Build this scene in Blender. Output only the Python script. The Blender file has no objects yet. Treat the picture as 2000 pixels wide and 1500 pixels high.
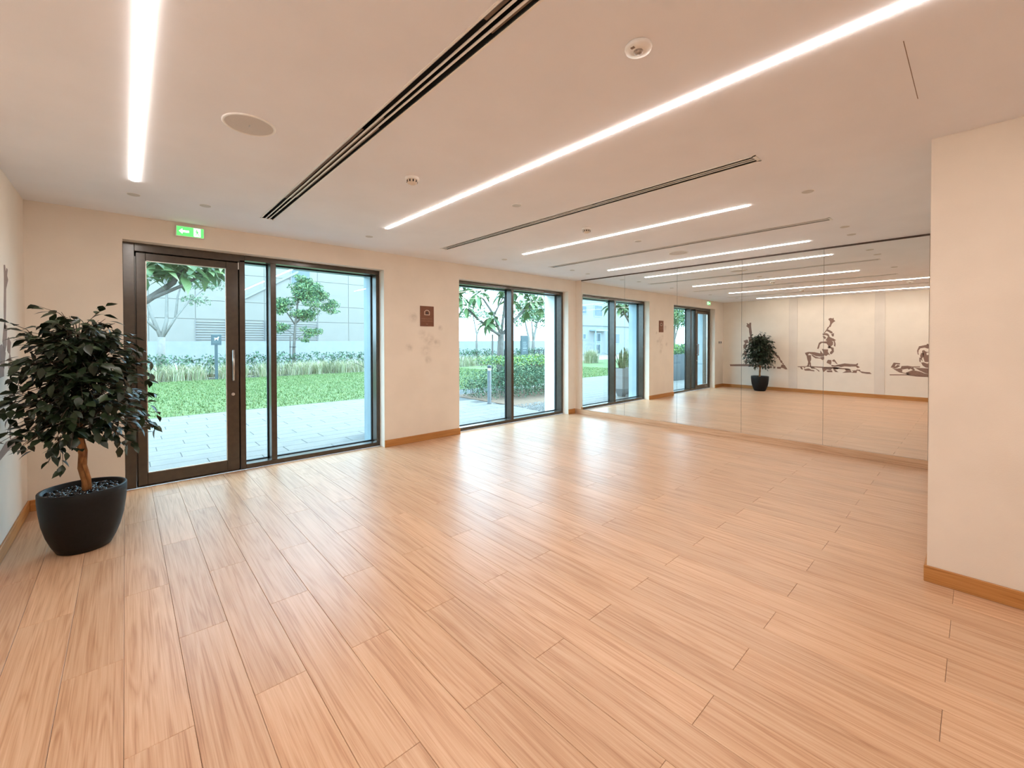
import bpy, math, random
import numpy as np
from mathutils import Vector, Matrix

S = bpy.context.scene
COL = S.collection
R = math.radians

# ------------------------------------------------------------------ camera
F_PX, CY_PX = 829.5, 676.1
yaw, pitch, roll = R(42.345), R(0.711), R(-0.066)
fw = Vector((math.sin(yaw)*math.cos(pitch), math.cos(yaw)*math.cos(pitch), -math.sin(pitch)))
rt = Vector((math.cos(yaw), -math.sin(yaw), 0)); up = rt.cross(fw)
rt, up = math.cos(roll)*rt + math.sin(roll)*up, -math.sin(roll)*rt + math.cos(roll)*up
cd = bpy.data.cameras.new('camera'); cam = bpy.data.objects.new('camera', cd); COL.objects.link(cam)
cd.sensor_width = 36; cd.lens = F_PX/2000*36; cd.shift_y = -(750-CY_PX)/2000
cd.clip_start = 0.05; cd.clip_end = 400
M = Matrix((rt, up, -fw)).transposed().to_4x4(); M.translation = (0, 0, 1.5)
cam.matrix_world = M
S.camera = cam

# ------------------------------------------------------------------ light, exposure
w = bpy.data.worlds.new('hazy_sky'); S.world = w; w.use_nodes = True
bg = w.node_tree.nodes['Background']; bg.inputs[0].default_value = (0.53, 0.79, 1.0, 1); bg.inputs[1].default_value = 7.5
sd = bpy.data.lights.new('sun', 'SUN'); sun = bpy.data.objects.new('sun', sd); COL.objects.link(sun)
sd.energy = 5.5; sd.angle = R(25); sd.color = (1, 0.95, 0.86)
sun.rotation_euler = (R(-8), R(32), 0)          # high, from the far right along the facade
LAMP = 39.0
S.view_settings.view_transform = 'Standard'; S.view_settings.look = 'None'
S.view_settings.gamma = 1; S.view_settings.exposure = 0.44
S.view_settings.use_curve_mapping = False

# ------------------------------------------------------------------ measures (metres)
XL, XM, W, WF, H = -0.646, 6.903, 5.619, 5.762, 2.738
YB = -2.6                       # wall behind the camera
XC, YC = 3.686, 0.203           # projecting wall corner
D0, D1, W0, W1, TOP = -0.010, 2.691, 3.972, 6.672, 2.499
WO = 6.18                       # outer face of the facade

# ------------------------------------------------------------------ helpers
def lin(r, g, b):
    f = lambda c: (c/255/12.92) if c/255 <= .04045 else ((c/255+.055)/1.055)**2.4
    return (f(r), f(g), f(b), 1)

def mat(name, col, rough=.5, metal=0, spec=.5, emit=None, estr=0, coat=0):
    m = bpy.data.materials.new(name); m.use_nodes = True
    b = m.node_tree.nodes['Principled BSDF']
    b.inputs['Base Color'].default_value = col; b.inputs['Roughness'].default_value = rough
    b.inputs['Metallic'].default_value = metal; b.inputs['Specular IOR Level'].default_value = spec
    b.inputs['Coat Weight'].default_value = coat
    if emit: b.inputs['Emission Color'].default_value = emit; b.inputs['Emission Strength'].default_value = estr
    return m

def nodes(m): return m.node_tree.nodes, m.node_tree.links, m.node_tree.nodes['Principled BSDF']

def noisy(name, c1, c2, scale=8, rough=.6, bump=0, bscale=200, metal=0, stretch=(1, 1, 1), detail=4, lo=.35, hi=.65, perobj=0, spec=.5):
    """procedural two-tone noise colour with optional fine relief"""
    m = mat(name, c1, rough, metal, spec); N, L, b = nodes(m)
    tc = N.new('ShaderNodeTexCoord'); mp = N.new('ShaderNodeMapping'); mp.inputs['Scale'].default_value = stretch
    L.new(tc.outputs['Object'], mp.inputs['Vector'])
    src = mp.outputs[0]
    if perobj:
        oi = N.new('ShaderNodeObjectInfo'); mu = N.new('ShaderNodeMath'); mu.operation = 'MULTIPLY'; mu.inputs[1].default_value = 37
        ad = N.new('ShaderNodeVectorMath'); ad.operation = 'ADD'
        L.new(oi.outputs['Random'], mu.inputs[0]); L.new(src, ad.inputs[0]); L.new(mu.outputs[0], ad.inputs[1]); src = ad.outputs[0]
    n = N.new('ShaderNodeTexNoise'); n.inputs['Scale'].default_value = scale; n.inputs['Detail'].default_value = detail
    L.new(src, n.inputs['Vector'])
    r = N.new('ShaderNodeValToRGB'); r.color_ramp.elements[0].position = lo; r.color_ramp.elements[1].position = hi
    r.color_ramp.elements[0].color = c1; r.color_ramp.elements[1].color = c2
    L.new(n.outputs['Fac'], r.inputs[0])
    out = r.outputs[0]
    if perobj:
        hs = N.new('ShaderNodeHueSaturation'); mr = N.new('ShaderNodeMapRange')
        mr.inputs['To Min'].default_value = 1-perobj; mr.inputs['To Max'].default_value = 1+perobj
        L.new(oi.outputs['Random'], mr.inputs['Value']); L.new(mr.outputs[0], hs.inputs['Value']); L.new(out, hs.inputs['Color']); out = hs.outputs[0]
    L.new(out, b.inputs['Base Color'])
    if bump:
        n2 = N.new('ShaderNodeTexNoise'); n2.inputs['Scale'].default_value = bscale; L.new(src, n2.inputs['Vector'])
        bp = N.new('ShaderNodeBump'); bp.inputs['Strength'].default_value = bump; bp.inputs['Distance'].default_value = .01
        L.new(n2.outputs['Fac'], bp.inputs['Height']); L.new(bp.outputs[0], b.inputs['Normal'])
    return m

def wood(name, c1, c2, c3, rough=.36, perobj=True, scale=1.0, coat=0.0, axis='Y', spec=.5):
    """oak: long soft bands, cathedral loops and fine pores along one axis"""
    m = mat(name, c1, rough, 0, spec, coat=coat); N, L, b = nodes(m)
    tc = N.new('ShaderNodeTexCoord'); src = tc.outputs['Object']
    oi = N.new('ShaderNodeObjectInfo')
    if perobj:
        mu = N.new('ShaderNodeMath'); mu.operation = 'MULTIPLY'; mu.inputs[1].default_value = 91
        ad = N.new('ShaderNodeVectorMath'); ad.operation = 'ADD'
        L.new(oi.outputs['Random'], mu.inputs[0]); L.new(src, ad.inputs[0]); L.new(mu.outputs[0], ad.inputs[1]); src = ad.outputs[0]
    def mapped(sa, sl):
        mp = N.new('ShaderNodeMapping')
        mp.inputs['Scale'].default_value = (sa, sl, sa) if axis == 'Y' else (sl, sa, sa)
        L.new(src, mp.inputs['Vector']); return mp.outputs[0]
    a = N.new('ShaderNodeTexNoise'); a.inputs['Scale'].default_value = 1; a.inputs['Detail'].default_value = 2.5; a.inputs['Distortion'].default_value = .5
    L.new(mapped(13*scale, .62*scale), a.inputs['Vector'])
    rings = N.new('ShaderNodeMath'); rings.operation = 'MULTIPLY'; rings.inputs[1].default_value = 13
    fr = N.new('ShaderNodeMath'); fr.operation = 'PINGPONG'; fr.inputs[1].default_value = 1
    L.new(a.outputs['Fac'], rings.inputs[0]); L.new(rings.outputs[0], fr.inputs[0])
    f = N.new('ShaderNodeTexNoise'); f.inputs['Scale'].default_value = 1; f.inputs['Detail'].default_value = 5; f.inputs['Roughness'].default_value = .65
    L.new(mapped(190*scale, 2.4*scale), f.inputs['Vector'])
    g = N.new('ShaderNodeTexNoise'); g.inputs['Scale'].default_value = 1; g.inputs['Detail'].default_value = 3
    L.new(mapped(34*scale, .5*scale), g.inputs['Vector'])
    mx = N.new('ShaderNodeMath'); mx.operation = 'MULTIPLY_ADD'; mx.inputs[1].default_value = .20
    L.new(fr.outputs[0], mx.inputs[0])
    s2 = N.new('ShaderNodeMath'); s2.operation = 'MULTIPLY'; s2.inputs[1].default_value = .80; L.new(f.outputs['Fac'], s2.inputs[0])
    L.new(s2.outputs[0], mx.inputs[2])
    s3 = N.new('ShaderNodeMath'); s3.operation = 'MULTIPLY_ADD'; s3.inputs[1].default_value = .30
    L.new(g.outputs['Fac'], s3.inputs[0]); L.new(mx.outputs[0], s3.inputs[2])
    r = N.new('ShaderNodeValToRGB'); e = r.color_ramp.elements
    e[0].position = .42; e[0].color = c3; e[1].position = .90; e[1].color = c1
    k = e.new(.62); k.color = c2
    L.new(s3.outputs[0], r.inputs[0]); out = r.outputs[0]
    if perobj:
        hs = N.new('ShaderNodeHueSaturation'); mr = N.new('ShaderNodeMapRange')
        mr.inputs['To Min'].default_value = .93; mr.inputs['To Max'].default_value = 1.06
        L.new(oi.outputs['Random'], mr.inputs['Value']); L.new(mr.outputs[0], hs.inputs['Value']); L.new(out, hs.inputs['Color']); out = hs.outputs[0]
    L.new(out, b.inputs['Base Color'])
    bp = N.new('ShaderNodeBump'); bp.inputs['Strength'].default_value = .12; bp.inputs['Distance'].default_value = .002
    L.new(f.outputs['Fac'], bp.inputs['Height']); L.new(bp.outputs[0], b.inputs['Normal'])
    return m

class MB:
    def __init__(s): s.v = []; s.f = []
    def add(s, v, f):
        o = len(s.v); s.v += [tuple(x) for x in v]; s.f += [tuple(i+o for i in q) for q in f]; return s
    def box(s, a, b):
        x0, y0, z0 = a; x1, y1, z1 = b
        return s.add([(x0,y0,z0),(x1,y0,z0),(x1,y1,z0),(x0,y1,z0),(x0,y0,z1),(x1,y0,z1),(x1,y1,z1),(x0,y1,z1)],
                     [(0,3,2,1),(4,5,6,7),(0,1,5,4),(1,2,6,5),(2,3,7,6),(3,0,4,7)])
    def bbox(s, a, b, c=.003):
        """box with chamfered edges"""
        x0, y0, z0 = a; x1, y1, z1 = b; c = min(c, (x1-x0)/2.5, (y1-y0)/2.5, (z1-z0)/2.5)
        v = []; 
        for z, i in ((z0, c), (z0+c, 0), (z1-c, 0), (z1, c)):
            v += [(x0+i+ (c if i == 0 else 0), y0+i, z), (x1-i-(c if i == 0 else 0), y0+i, z), (x1-i, y0+i+(c if i == 0 else 0), z), (x1-i, y1-i-(c if i == 0 else 0), z),
                  (x1-i-(c if i == 0 else 0), y1-i, z), (x0+i+(c if i == 0 else 0), y1-i, z), (x0+i, y1-i-(c if i == 0 else 0), z), (x0+i, y0+i+(c if i == 0 else 0), z)]
        f = [tuple(range(7, -1, -1)), tuple(range(24, 32))]
        for k in range(3):
            for j in range(8): f.append((k*8+j, k*8+(j+1) % 8, k*8+8+(j+1) % 8, k*8+8+j))
        return s.add(v, f)
    def lathe(s, prof, n=32, c=(0, 0, 0), cap0=True, cap1=True):
        v = []; f = []
        for r, z in prof:
            for k in range(n): a = 2*math.pi*k/n; v.append((c[0]+r*math.cos(a), c[1]+r*math.sin(a), c[2]+z))
        for i in range(len(prof)-1):
            for k in range(n): f.append((i*n+k, i*n+(k+1) % n, (i+1)*n+(k+1) % n, (i+1)*n+k))
        if cap0: f.append(tuple(range(n-1, -1, -1)))
        if cap1: f.append(tuple(range((len(prof)-1)*n, len(prof)*n)))
        return s.add(v, f)
    def tube(s, pts, rad, n=8):
        pts = [Vector(p) for p in pts]; v = []; f = []
        if not hasattr(rad, '__len__'): rad = [rad]*len(pts)
        ref = Vector((.13, .21, .97))
        for i, p in enumerate(pts):
            t = (pts[min(i+1, len(pts)-1)]-pts[max(i-1, 0)]).normalized()
            rr = ref if abs(t.dot(ref)) < .95 else Vector((1, 0, 0))
            u = t.cross(rr).normalized(); q = t.cross(u)
            for k in range(n):
                a = 2*math.pi*k/n; v.append(p+(u*math.cos(a)+q*math.sin(a))*rad[i])
        for i in range(len(pts)-1):
            for k in range(n): f.append((i*n+k, i*n+(k+1) % n, (i+1)*n+(k+1) % n, (i+1)*n+k))
        f.append(tuple(range(n-1, -1, -1))); f.append(tuple(range((len(pts)-1)*n, len(pts)*n)))
        return s.add(v, f)
    def prism(s, poly, axis, a, b):
        """extrude a 2-D polygon along an axis ('X': poly=(y,z), 'Y': (x,z), 'Z': (x,y)) from a to b"""
        put = {'X': lambda p, t: (t, p[0], p[1]), 'Y': lambda p, t: (p[0], t, p[1]), 'Z': lambda p, t: (p[0], p[1], t)}[axis]
        n = len(poly)
        return s.add([put(p, a) for p in poly]+[put(p, b) for p in poly],
                     [tuple(range(n)), tuple(range(2*n-1, n-1, -1))]+[(i, n+i, n+(i+1) % n, (i+1) % n) for i in range(n)])
    def mesh(s, name, m, smooth=False):
        me = bpy.data.meshes.new(name); me.from_pydata(s.v, [], s.f)
        import bmesh
        b = bmesh.new(); b.from_mesh(me); bmesh.ops.recalc_face_normals(b, faces=b.faces); b.to_mesh(me); b.free()
        me.materials.append(m)
        if smooth: me.polygons.foreach_set('use_smooth', [True]*len(me.polygons))
        return me
    def build(s, name, m, parent=None, smooth=False, loc=(0, 0, 0)):
        return link(name, s.mesh(name, m, smooth), parent, loc)

def link(name, me, parent=None, loc=(0, 0, 0)):
    o = bpy.data.objects.new(name, me); COL.objects.link(o); o.location = loc
    if parent: o.parent = parent
    return o

def rawmesh(name, v, f, m, smooth=False):
    me = bpy.data.meshes.new(name); me.from_pydata([tuple(x) for x in v], [], f); me.materials.append(m)
    if smooth: me.polygons.foreach_set('use_smooth', [True]*len(me.polygons))
    return me

def tag(o, label, cat, group=None, kind=None):
    o['label'] = label; o['category'] = cat
    if group: o['group'] = group
    if kind: o['kind'] = kind
    return o

def thing(name, label, cat, loc=(0, 0, 0), group=None, kind=None, rz=0):
    o = bpy.data.objects.new(name, None); COL.objects.link(o); o.location = loc; o.rotation_euler[2] = rz
    o.empty_display_size = .05
    return tag(o, label, cat, group, kind)

def stuff(o): o['kind'] = 'stuff'; return o
rnd = random.Random(7)
def ru(a, b): return rnd.uniform(a, b)

# ------------------------------------------------------------------ materials
OAK = wood('oak_plank', lin(214, 176, 144), lin(198, 155, 121), lin(172, 125, 91), .34, spec=.42)
OAKB = wood('oak_skirting', lin(198, 142, 82), lin(182, 124, 66), lin(156, 100, 50), .4, perobj=False, axis='Y')
OAKBX = wood('oak_skirting_x', lin(198, 142, 82), lin(182, 124, 66), lin(156, 100, 50), .4, perobj=False, axis='X')
WALL = noisy('wall_vinyl', lin(229, 216, 201), lin(234, 221, 206), 3, .62, .10, 260)
CEIL = noisy('ceiling_paint', lin(236, 235, 239), lin(240, 239, 243), 2, .8, .05, 300)
SUBF = noisy('screed', lin(70, 55, 42), lin(90, 72, 55), 5, .9)
BRONZE = noisy('bronze_aluminium', lin(62, 50, 38), lin(70, 57, 44), 20, .34, metal=.3)
nodes(BRONZE)[2].inputs['Coat Weight'].default_value = .6; nodes(BRONZE)[2].inputs['Coat Roughness'].default_value = .16
CLAD = noisy('grey_cladding', lin(128, 146, 154), lin(138, 156, 163), 3, .4, metal=.2)
RENDERW = noisy('white_render', lin(232, 236, 234), lin(240, 242, 240), 4, .8, .1, 150)
BLACKG = mat('black_gasket', (.008, .009, .01, 1), .6)
STEEL = noisy('brushed_steel', lin(190, 184, 178), lin(205, 200, 195), 30, .3, metal=.9)
WHITEM = noisy('white_enamel', lin(236, 232, 228), lin(242, 238, 234), 10, .4)
DARK = noisy('dark_void', (.006, .005, .005, 1), (.012, .010, .009, 1), 10, .8)
TAUPE = noisy('taupe_baffle', lin(132, 112, 98), lin(142, 122, 108), 20, .6)
GREYP = noisy('grey_plastic', lin(196, 190, 184), lin(204, 198, 192), 20, .5)
BLACKP = noisy('black_plastic', (.012, .012, .013, 1), (.02, .02, .021, 1), 20, .45)

LAMPM = mat('lamp_diffuser', (.9, .85, .78, 1), .5, emit=(1, .935, .87, 1), estr=LAMP)

def glass():
    m = bpy.data.materials.new('window_glass'); m.use_nodes = True; N, L = m.node_tree.nodes, m.node_tree.links
    N.remove(N['Principled BSDF']); o = N['Material Output']
    t = N.new('ShaderNodeBsdfTransparent'); t.inputs[0].default_value = (.93, .985, .985, 1)
    g = N.new('ShaderNodeBsdfGlossy'); g.inputs['Roughness'].default_value = 0; g.inputs[0].default_value = (.9, .95, .95, 1)
    lw_ = N.new('ShaderNodeLayerWeight'); lw_.inputs[0].default_value = .5
    pw_ = N.new('ShaderNodeMath'); pw_.operation = 'POWER'; pw_.inputs[1].default_value = 5; L.new(lw_.outputs['Facing'], pw_.inputs[0])
    fz = N.new('ShaderNodeMath'); fz.operation = 'MULTIPLY_ADD'; fz.inputs[1].default_value = .8; fz.inputs[2].default_value = .03; L.new(pw_.outputs[0], fz.inputs[0])
    n = N.new('ShaderNodeTexNoise'); n.inputs['Scale'].default_value = .6
    bp = N.new('ShaderNodeBump'); bp.inputs['Strength'].default_value = .004; L.new(n.outputs['Fac'], bp.inputs['Height']); L.new(bp.outputs[0], g.inputs['Normal'])
    x = N.new('ShaderNodeMixShader'); L.new(fz.outputs[0], x.inputs[0]); L.new(t.outputs[0], x.inputs[1]); L.new(g.outputs[0], x.inputs[2]); L.new(x.outputs[0], o.inputs[0])
    return m
GLASS = glass()
MIRROR = mat('mirror_silver', (.90, .92, .905, 1), 0.0, 1)
N_, L_, b_ = nodes(MIRROR)
n_ = N_.new('ShaderNodeTexNoise'); n_.inputs['Scale'].default_value = .7
r_ = N_.new('ShaderNodeMapRange'); r_.inputs['To Min'].default_value = 0.0; r_.inputs['To Max'].default_value = .012
L_.new(n_.outputs['Fac'], r_.inputs['Value']); L_.new(r_.outputs[0], b_.inputs['Roughness'])

# ================================================================== THE ROOM
# ---- floor: screed slab, oak planks as its children (0.205 x 1.31 m, half bond, running to the windows)
fl = MB().box((XL-.15, YB-.1, -.16), (XM+.15, WF, -.0125)).build('floor', SUBF)
tag(fl, 'warm oak plank floor of the whole studio', 'floor', kind='structure')
PW, PL = .205, 1.31
pcache = {}
def plank_mesh(wd, ln):
    k = (round(wd, 3), round(ln, 3))
    if k not in pcache:
        g, c = .0006, .0013; x, y = wd/2-g, ln/2-g
        v = [(sx*x, sy*y, -.012) for sx, sy in ((-1,-1),(1,-1),(1,1),(-1,1))] + [(sx*x, sy*y, -c) for sx, sy in ((-1,-1),(1,-1),(1,1),(-1,1))] + \
            [(sx*(x-c), sy*(y-c), 0) for sx, sy in ((-1,-1),(1,-1),(1,1),(-1,1))]
        f = [(8, 9, 10, 11)]+[(i+a, (i+1) % 4+a, (i+1) % 4+a+4, i+a+4) for a in (0, 4) for i in range(4)]
        pcache[k] = rawmesh('plank', v, f, OAK)
    return pcache[k]
k0 = math.floor((XL-.803)/PW)
for k in range(k0, 60):
    xa, xb = .803+k*PW, .803+(k+1)*PW
    xa, xb = max(xa, XL), min(xb, XM)
    if xb-xa < .01: continue
    ys = YB if xa < XC else YC
    off = .74 if k % 2 == 0 else 1.395
    y = off-PL*10
    while y < WF:
        a, b = max(y, ys), min(y+PL, WF)
        if b-a > .02: link('plank', plank_mesh(xb-xa, b-a), fl, ((xa+xb)/2, (a+b)/2, 0))
        y += PL

# ---- ceiling with real openings for lamps and air slots
LAMPS = [(.067, -1.9, 4.386), (2.138, -1.9, 4.386), (4.223, 1.423, 4.386), (6.289, 1.423, 4.386)]
VENTS = [(1.074, -1.2, 4.86), (3.183, 1.012, 4.86), (5.311, 1.012, 4.86)]
LW, VW = .0245, .061
holes = [(x-LW, x+LW, a, b) for x, a, b in LAMPS]+[(x-VW+.008, x+VW-.008, a+.008, b-.008) for x, a, b in VENTS]
xs = sorted({XL-.15, XM+.15} | {round(h[i], 4) for h in holes for i in (0, 1)})
ys = sorted({YB-.1, W+.1} | {round(h[i], 4) for h in holes for i in (2, 3)})
ce = MB(); idx = {}
for i, x in enumerate(xs):
    for j, y in enumerate(ys): idx[i, j] = len(ce.v); ce.v.append((x, y, H))
for i in range(len(xs)-1):
    for j in range(len(ys)-1):
        cx, cy = (xs[i]+xs[i+1])/2, (ys[j]+ys[j+1])/2
        if any(h[0] < cx < h[1] and h[2] < cy < h[3] for h in holes): continue
        ce.f.append((idx[i, j], idx[i, j+1], idx[i+1, j+1], idx[i+1, j]))
ce.box((XL-.15, YB-.1, H+.16), (XM+.15, WO, H+.3))
ceil = ce.build('ceiling', CEIL); tag(ceil, 'pale plaster ceiling with slots for lamps and air diffusers', 'ceiling', kind='structure')
MB().box((2.39, .2165, H-.0008), (3.014, .2195, H+.002)).build('control_joint', TAUPE, ceil)

# ---- walls
def struct(name, mb, m, label, cat='wall'):
    return tag(mb.build(name, m), label, cat, kind='structure')
struct('wall_left', MB().box((XL-.15, YB-.1, 0), (XL, W, H+.16)), WALL, 'long pale wall on the left bearing the yoga silhouettes')
for i, (a, b) in enumerate(((3.54, 3.746), (1.614, 1.816), (-.31, -.11))):
    struct('trim_%d' % (i+1), MB().bbox((XL, a, .1), (XL+.012, b, H), .002), noisy('greige_strip%d' % i, lin(218, 206, 194), lin(223, 211, 199), 3, .62, .1, 260),
           ['shallow greyish vertical strip on left wall between first and second yoga figures',
            'shallow greyish vertical strip on left wall between second and third yoga figures',
            'shallow greyish vertical strip on left wall near the back'][i], 'trim')
# window wall: piers and lintels, with the hand marks below the sign
WALLF = noisy('wall_vinyl_window', lin(229, 216, 201), lin(234, 221, 206), 3, .62, .10, 260)
N, L, b = nodes(WALLF)
ramp = [n for n in N if n.type == 'VALTORGB'][0]
tc = [n for n in N if n.type == 'TEX_COORD'][0]
acc = None
for (sx, sz, rad) in ((3.30, 1.60, .10), (3.42, 1.52, .14), (3.36, 1.36, .12), (3.40, 1.22, .09), (3.08, 1.40, .09), (3.15, 1.85, .10), (3.55, 1.47, .10), (3.62, 1.70, .06)):
    vd = N.new('ShaderNodeVectorMath'); vd.operation = 'DISTANCE'; vd.inputs[1].default_value = (sx, W, sz); L.new(tc.outputs['Object'], vd.inputs[0])
    mr = N.new('ShaderNodeMapRange'); mr.interpolation_type = 'SMOOTHSTEP'
    mr.inputs['From Min'].default_value = rad; mr.inputs['From Max'].default_value = 0; mr.inputs['To Max'].default_value = 1
    L.new(vd.outputs['Value'], mr.inputs['Value'])
    if acc is None: acc = mr.outputs[0]
    else:
        mm = N.new('ShaderNodeMath'); mm.operation = 'MAXIMUM'; L.new(acc, mm.inputs[0]); L.new(mr.outputs[0], mm.inputs[1]); acc = mm.outputs[0]
sn = N.new('ShaderNodeTexNoise'); sn.inputs['Scale'].default_value = 13; sn.inputs['Detail'].default_value = 3; L.new(tc.outputs['Object'], sn.inputs['Vector'])
sr = N.new('ShaderNodeMapRange'); sr.inputs['From Min'].default_value = .30; sr.inputs['From Max'].default_value = .75; sr.inputs['To Max'].default_value = .55; L.new(sn.outputs['Fac'], sr.inputs['Value'])
ml = N.new('ShaderNodeMath'); ml.operation = 'MULTIPLY'; L.new(acc, ml.inputs[0]); L.new(sr.outputs[0], ml.inputs[1])
mc = N.new('ShaderNodeMix'); mc.data_type = 'RGBA'; L.new(ml.outputs[0], mc.inputs['Factor']); L.new(ramp.outputs[0], mc.inputs[6]); mc.inputs[7].default_value = lin(150, 128, 108)
L.new(mc.outputs[2], b.inputs['Base Color'])
wf = MB()
ZT = H+.16
wf.box((XL-.15, W, 0), (D0, WO, ZT)).box((D1, W, 0), (W0, WO, ZT)).box((W1, W, 0), (XM+.15, WO, ZT))
wf.box((D0, W, TOP), (D1, WO, ZT)).box((W0, W, TOP), (W1, WO, ZT))
struct('wall_front', wf, WALLF, 'beige wall pierced by the glass door and two wide windows')
struct('wall_right', MB().box((XM+.008, YC-.15, 0), (XM+.15, W, H+.16)), WALL, 'beige wall behind the row of mirror panels')
struct('wall_corner', MB().box((XC, YB, 0), (XC+.15, YC, H+.16)).box((XC+.15, YC-.15, 0), (XM+.008, YC, H+.16)), WALL, 'plain beige wall projecting into the right edge of view')
struct('wall_back', MB().box((XL, YB-.1, 0), (XC+.15, YB, H+.16)), WALL, 'plain beige wall behind the viewer')
# outer linings of the openings
ol = MB()
for a, b in ((D0, D1), (W0, W1)):
    ol.box((a, 5.955, -.06), (a+.05, WO, TOP)).box((a, 5.955, TOP-.05), (b, WO, TOP))
ol.box((D1-.05, 5.955, -.06), (D1, WO, TOP))
struct('trim_4', ol, CLAD, 'blue-grey metal cladding lining the outer reveals of the openings', 'cladding')
struct('trim_5', MB().box((W1-.05, 5.955, -.06), (W1, WO+.05, TOP)), RENDERW, 'white rendered outer jamb at the right of the far window', 'cladding')
struct('trim_6', MB().box((D0, WF+.19, -.16), (D1, WO, -.03)).box((W0, WF+.19, -.16), (W1, WO, -.03)), noisy('sill_stone', lin(206, 206, 202), lin(214, 214, 210), 8, .6), 'pale stone threshold outside the glass door and windows', 'sill')

# ---- skirting boards
BH, BT = .10, .014
def skirt(name, boxes, label, m):
    mb = MB()
    for a, b in boxes: mb.bbox(a, b, .003)
    return struct(name, mb, m, label, 'baseboard')
skirt('baseboard_left', [((XL, YB+.014, 0), (XL+BT, W-.001, BH))], 'brown oak skirting board along the left wall', OAKB)
skirt('baseboard_front', [((XL+BT, W-BT, 0), (D0-.003, W, BH)), ((D1, W-BT, 0), (W0+.012, W, BH)), ((W1, W-BT, 0), (XM-.02, W, BH))], 'brown oak skirting board along the window wall', OAKBX)
skirt('baseboard_right', [((XM-.010, YC+BT, 0), (XM+.008, W-BT, BH-.002))], 'oak skirting board under the mirror panels', wood('oak_pale', lin(222, 186, 152), lin(206, 166, 132), lin(180, 136, 102), .4, perobj=False))
skirt('baseboard_corner', [((XC-BT, YB+BT, 0), (XC, YC+BT, BH)), ((XC, YC, 0), (XM-.010, YC+BT, BH))], 'brown oak skirting board around the projecting wall', OAKB)
skirt('baseboard_back', [((XL, YB, 0), (XC, YB+BT, BH))], 'oak skirting board on the wall behind the viewer', OAKBX)

# ---- glazing
FD = 5.945                         # back of the frames
GY = 5.915                         # glass plane
def pane(parent, x0, x1, z0, z1, y=GY):
    p = MB().box((x0, y, z0), (x1, y+.012, z1)).build('pane', GLASS, parent)
    g = MB(); t = .010
    g.box((x0-.002, y-.012, z0-.002), (x0+t, y+.02, z1)).box((x1-t, y-.012, z0), (x1+.002, y+.02, z1))
    g.box((x0, y-.012, z1-t), (x1, y+.02, z1+.002)).box((x0, y-.012, z0-.002), (x1, y+.02, z0+t))
    g.build('gasket', BLACKG, p)
    return p
FZ = .058
# door with its frame
d1 = tag(thing('door_1', 'dark bronze framed glass door with a steel pull bar', 'door', (D0, WF, 0)), 'dark bronze framed glass door with a steel pull bar', 'door', kind='structure')
def loc(mb, o): mb.v = [(x-o[0], y-o[1], z-o[2]) for x, y, z in mb.v]; return mb
DO = (D0, WF, 0)
def dbuild(mb, name, m, parent=d1, O=DO, smooth=False):
    return loc(mb, O).build(name, m, parent, smooth)
dbuild(MB().bbox((D0, WF, 0), (.078, FD, TOP), .003), 'jamb', BRONZE)
dbuild(MB().bbox((.985, WF, 0), (1.04, FD, TOP-.06), .003), 'jamb', BRONZE)
dbuild(MB().bbox((.078, WF, 2.418), (1.04, FD, TOP), .003), 'head', BRONZE)
dbuild(MB().box((.078, WF+.012, .0), (.985, WF+.06, .012)), 'threshold', BRONZE)
dbuild(MB().box((.078, WF+.086, 0), (.120, FD, 2.418)).box((.945, WF+.086, 0), (.985, FD, 2.418)).box((.078, WF+.086, 2.375), (.985, FD, 2.418)).box((.078, WF+.086, 0), (.985, FD, .05)), 'door_stop', BRONZE)
LX0, LX1, LZ0, LZ1, LY0, LY1 = .088, .976, .016, 2.406, WF+.012, WF+.085
GX0, GX1, GZ0, GZ1 = .163, .858, .135, 2.331
lf = MB().bbox((LX0, LY0, LZ0), (GX0, LY1, LZ1), .003).bbox((GX1, LY0, LZ0), (LX1, LY1, LZ1), .003).bbox((GX0, LY0, LZ0), (GX1, LY1, GZ0), .003).bbox((GX0, LY0, GZ1), (GX1, LY1, LZ1), .003)
leaf = dbuild(lf, 'leaf', BRONZE)
dbuild(MB().box((GX0, WF+.045, GZ0), (GX1, WF+.057, GZ1)), 'pane', GLASS, leaf)
t = .007
bd = MB().box((GX0, LY0+.002, GZ0), (GX0+t, WF+.045, GZ1)).box((GX1-t, LY0+.002, GZ0), (GX1, WF+.045, GZ1)).box((GX0, LY0+.002, GZ0), (GX1, WF+.045, GZ0+t)).box((GX0, LY0+.002, GZ1-t), (GX1, WF+.045, GZ1))
dbuild(bd, 'glazing_bead', STEEL, leaf)
HX = .916
hd = MB().tube([(HX, LY0-.05, 1.05), (HX, LY0-.05, 1.40)], .0125, 14)
for z in (1.07, 1.38): hd.tube([(HX, LY0+.002, z), (HX-.0, LY0-.05, z)], .009, 10)
dbuild(hd, 'pull_handle', STEEL, leaf, smooth=True)['label'] = 'brushed steel pull bar'
ho = MB().tube([(HX, LY1+.05, 1.0), (HX, LY1+.05, 1.45)], .0125, 14)
for z in (1.03, 1.42): ho.tube([(HX, LY1-.002, z), (HX, LY1+.05, z)], .009, 10)
dbuild(ho, 'pull_handle', BLACKP, leaf, smooth=True)
lk = MB().lathe([(.0, 0), (.017, 0), (.017, .006), (.011, .009), (.0, .009)], 20)
lk.v = [(HX+x, LY0-z, .89+y) for x, y, z in lk.v]; lk.box((HX-.003, LY0-.012, .88), (HX+.003, LY0, .90))
dbuild(lk, 'lock_cylinder', STEEL, leaf)
dbuild(MB().box((.972, LY0-.012, 2.33), (.982, LY0+.02, 2.41)), 'pivot_bracket', STEEL, leaf)
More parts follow.
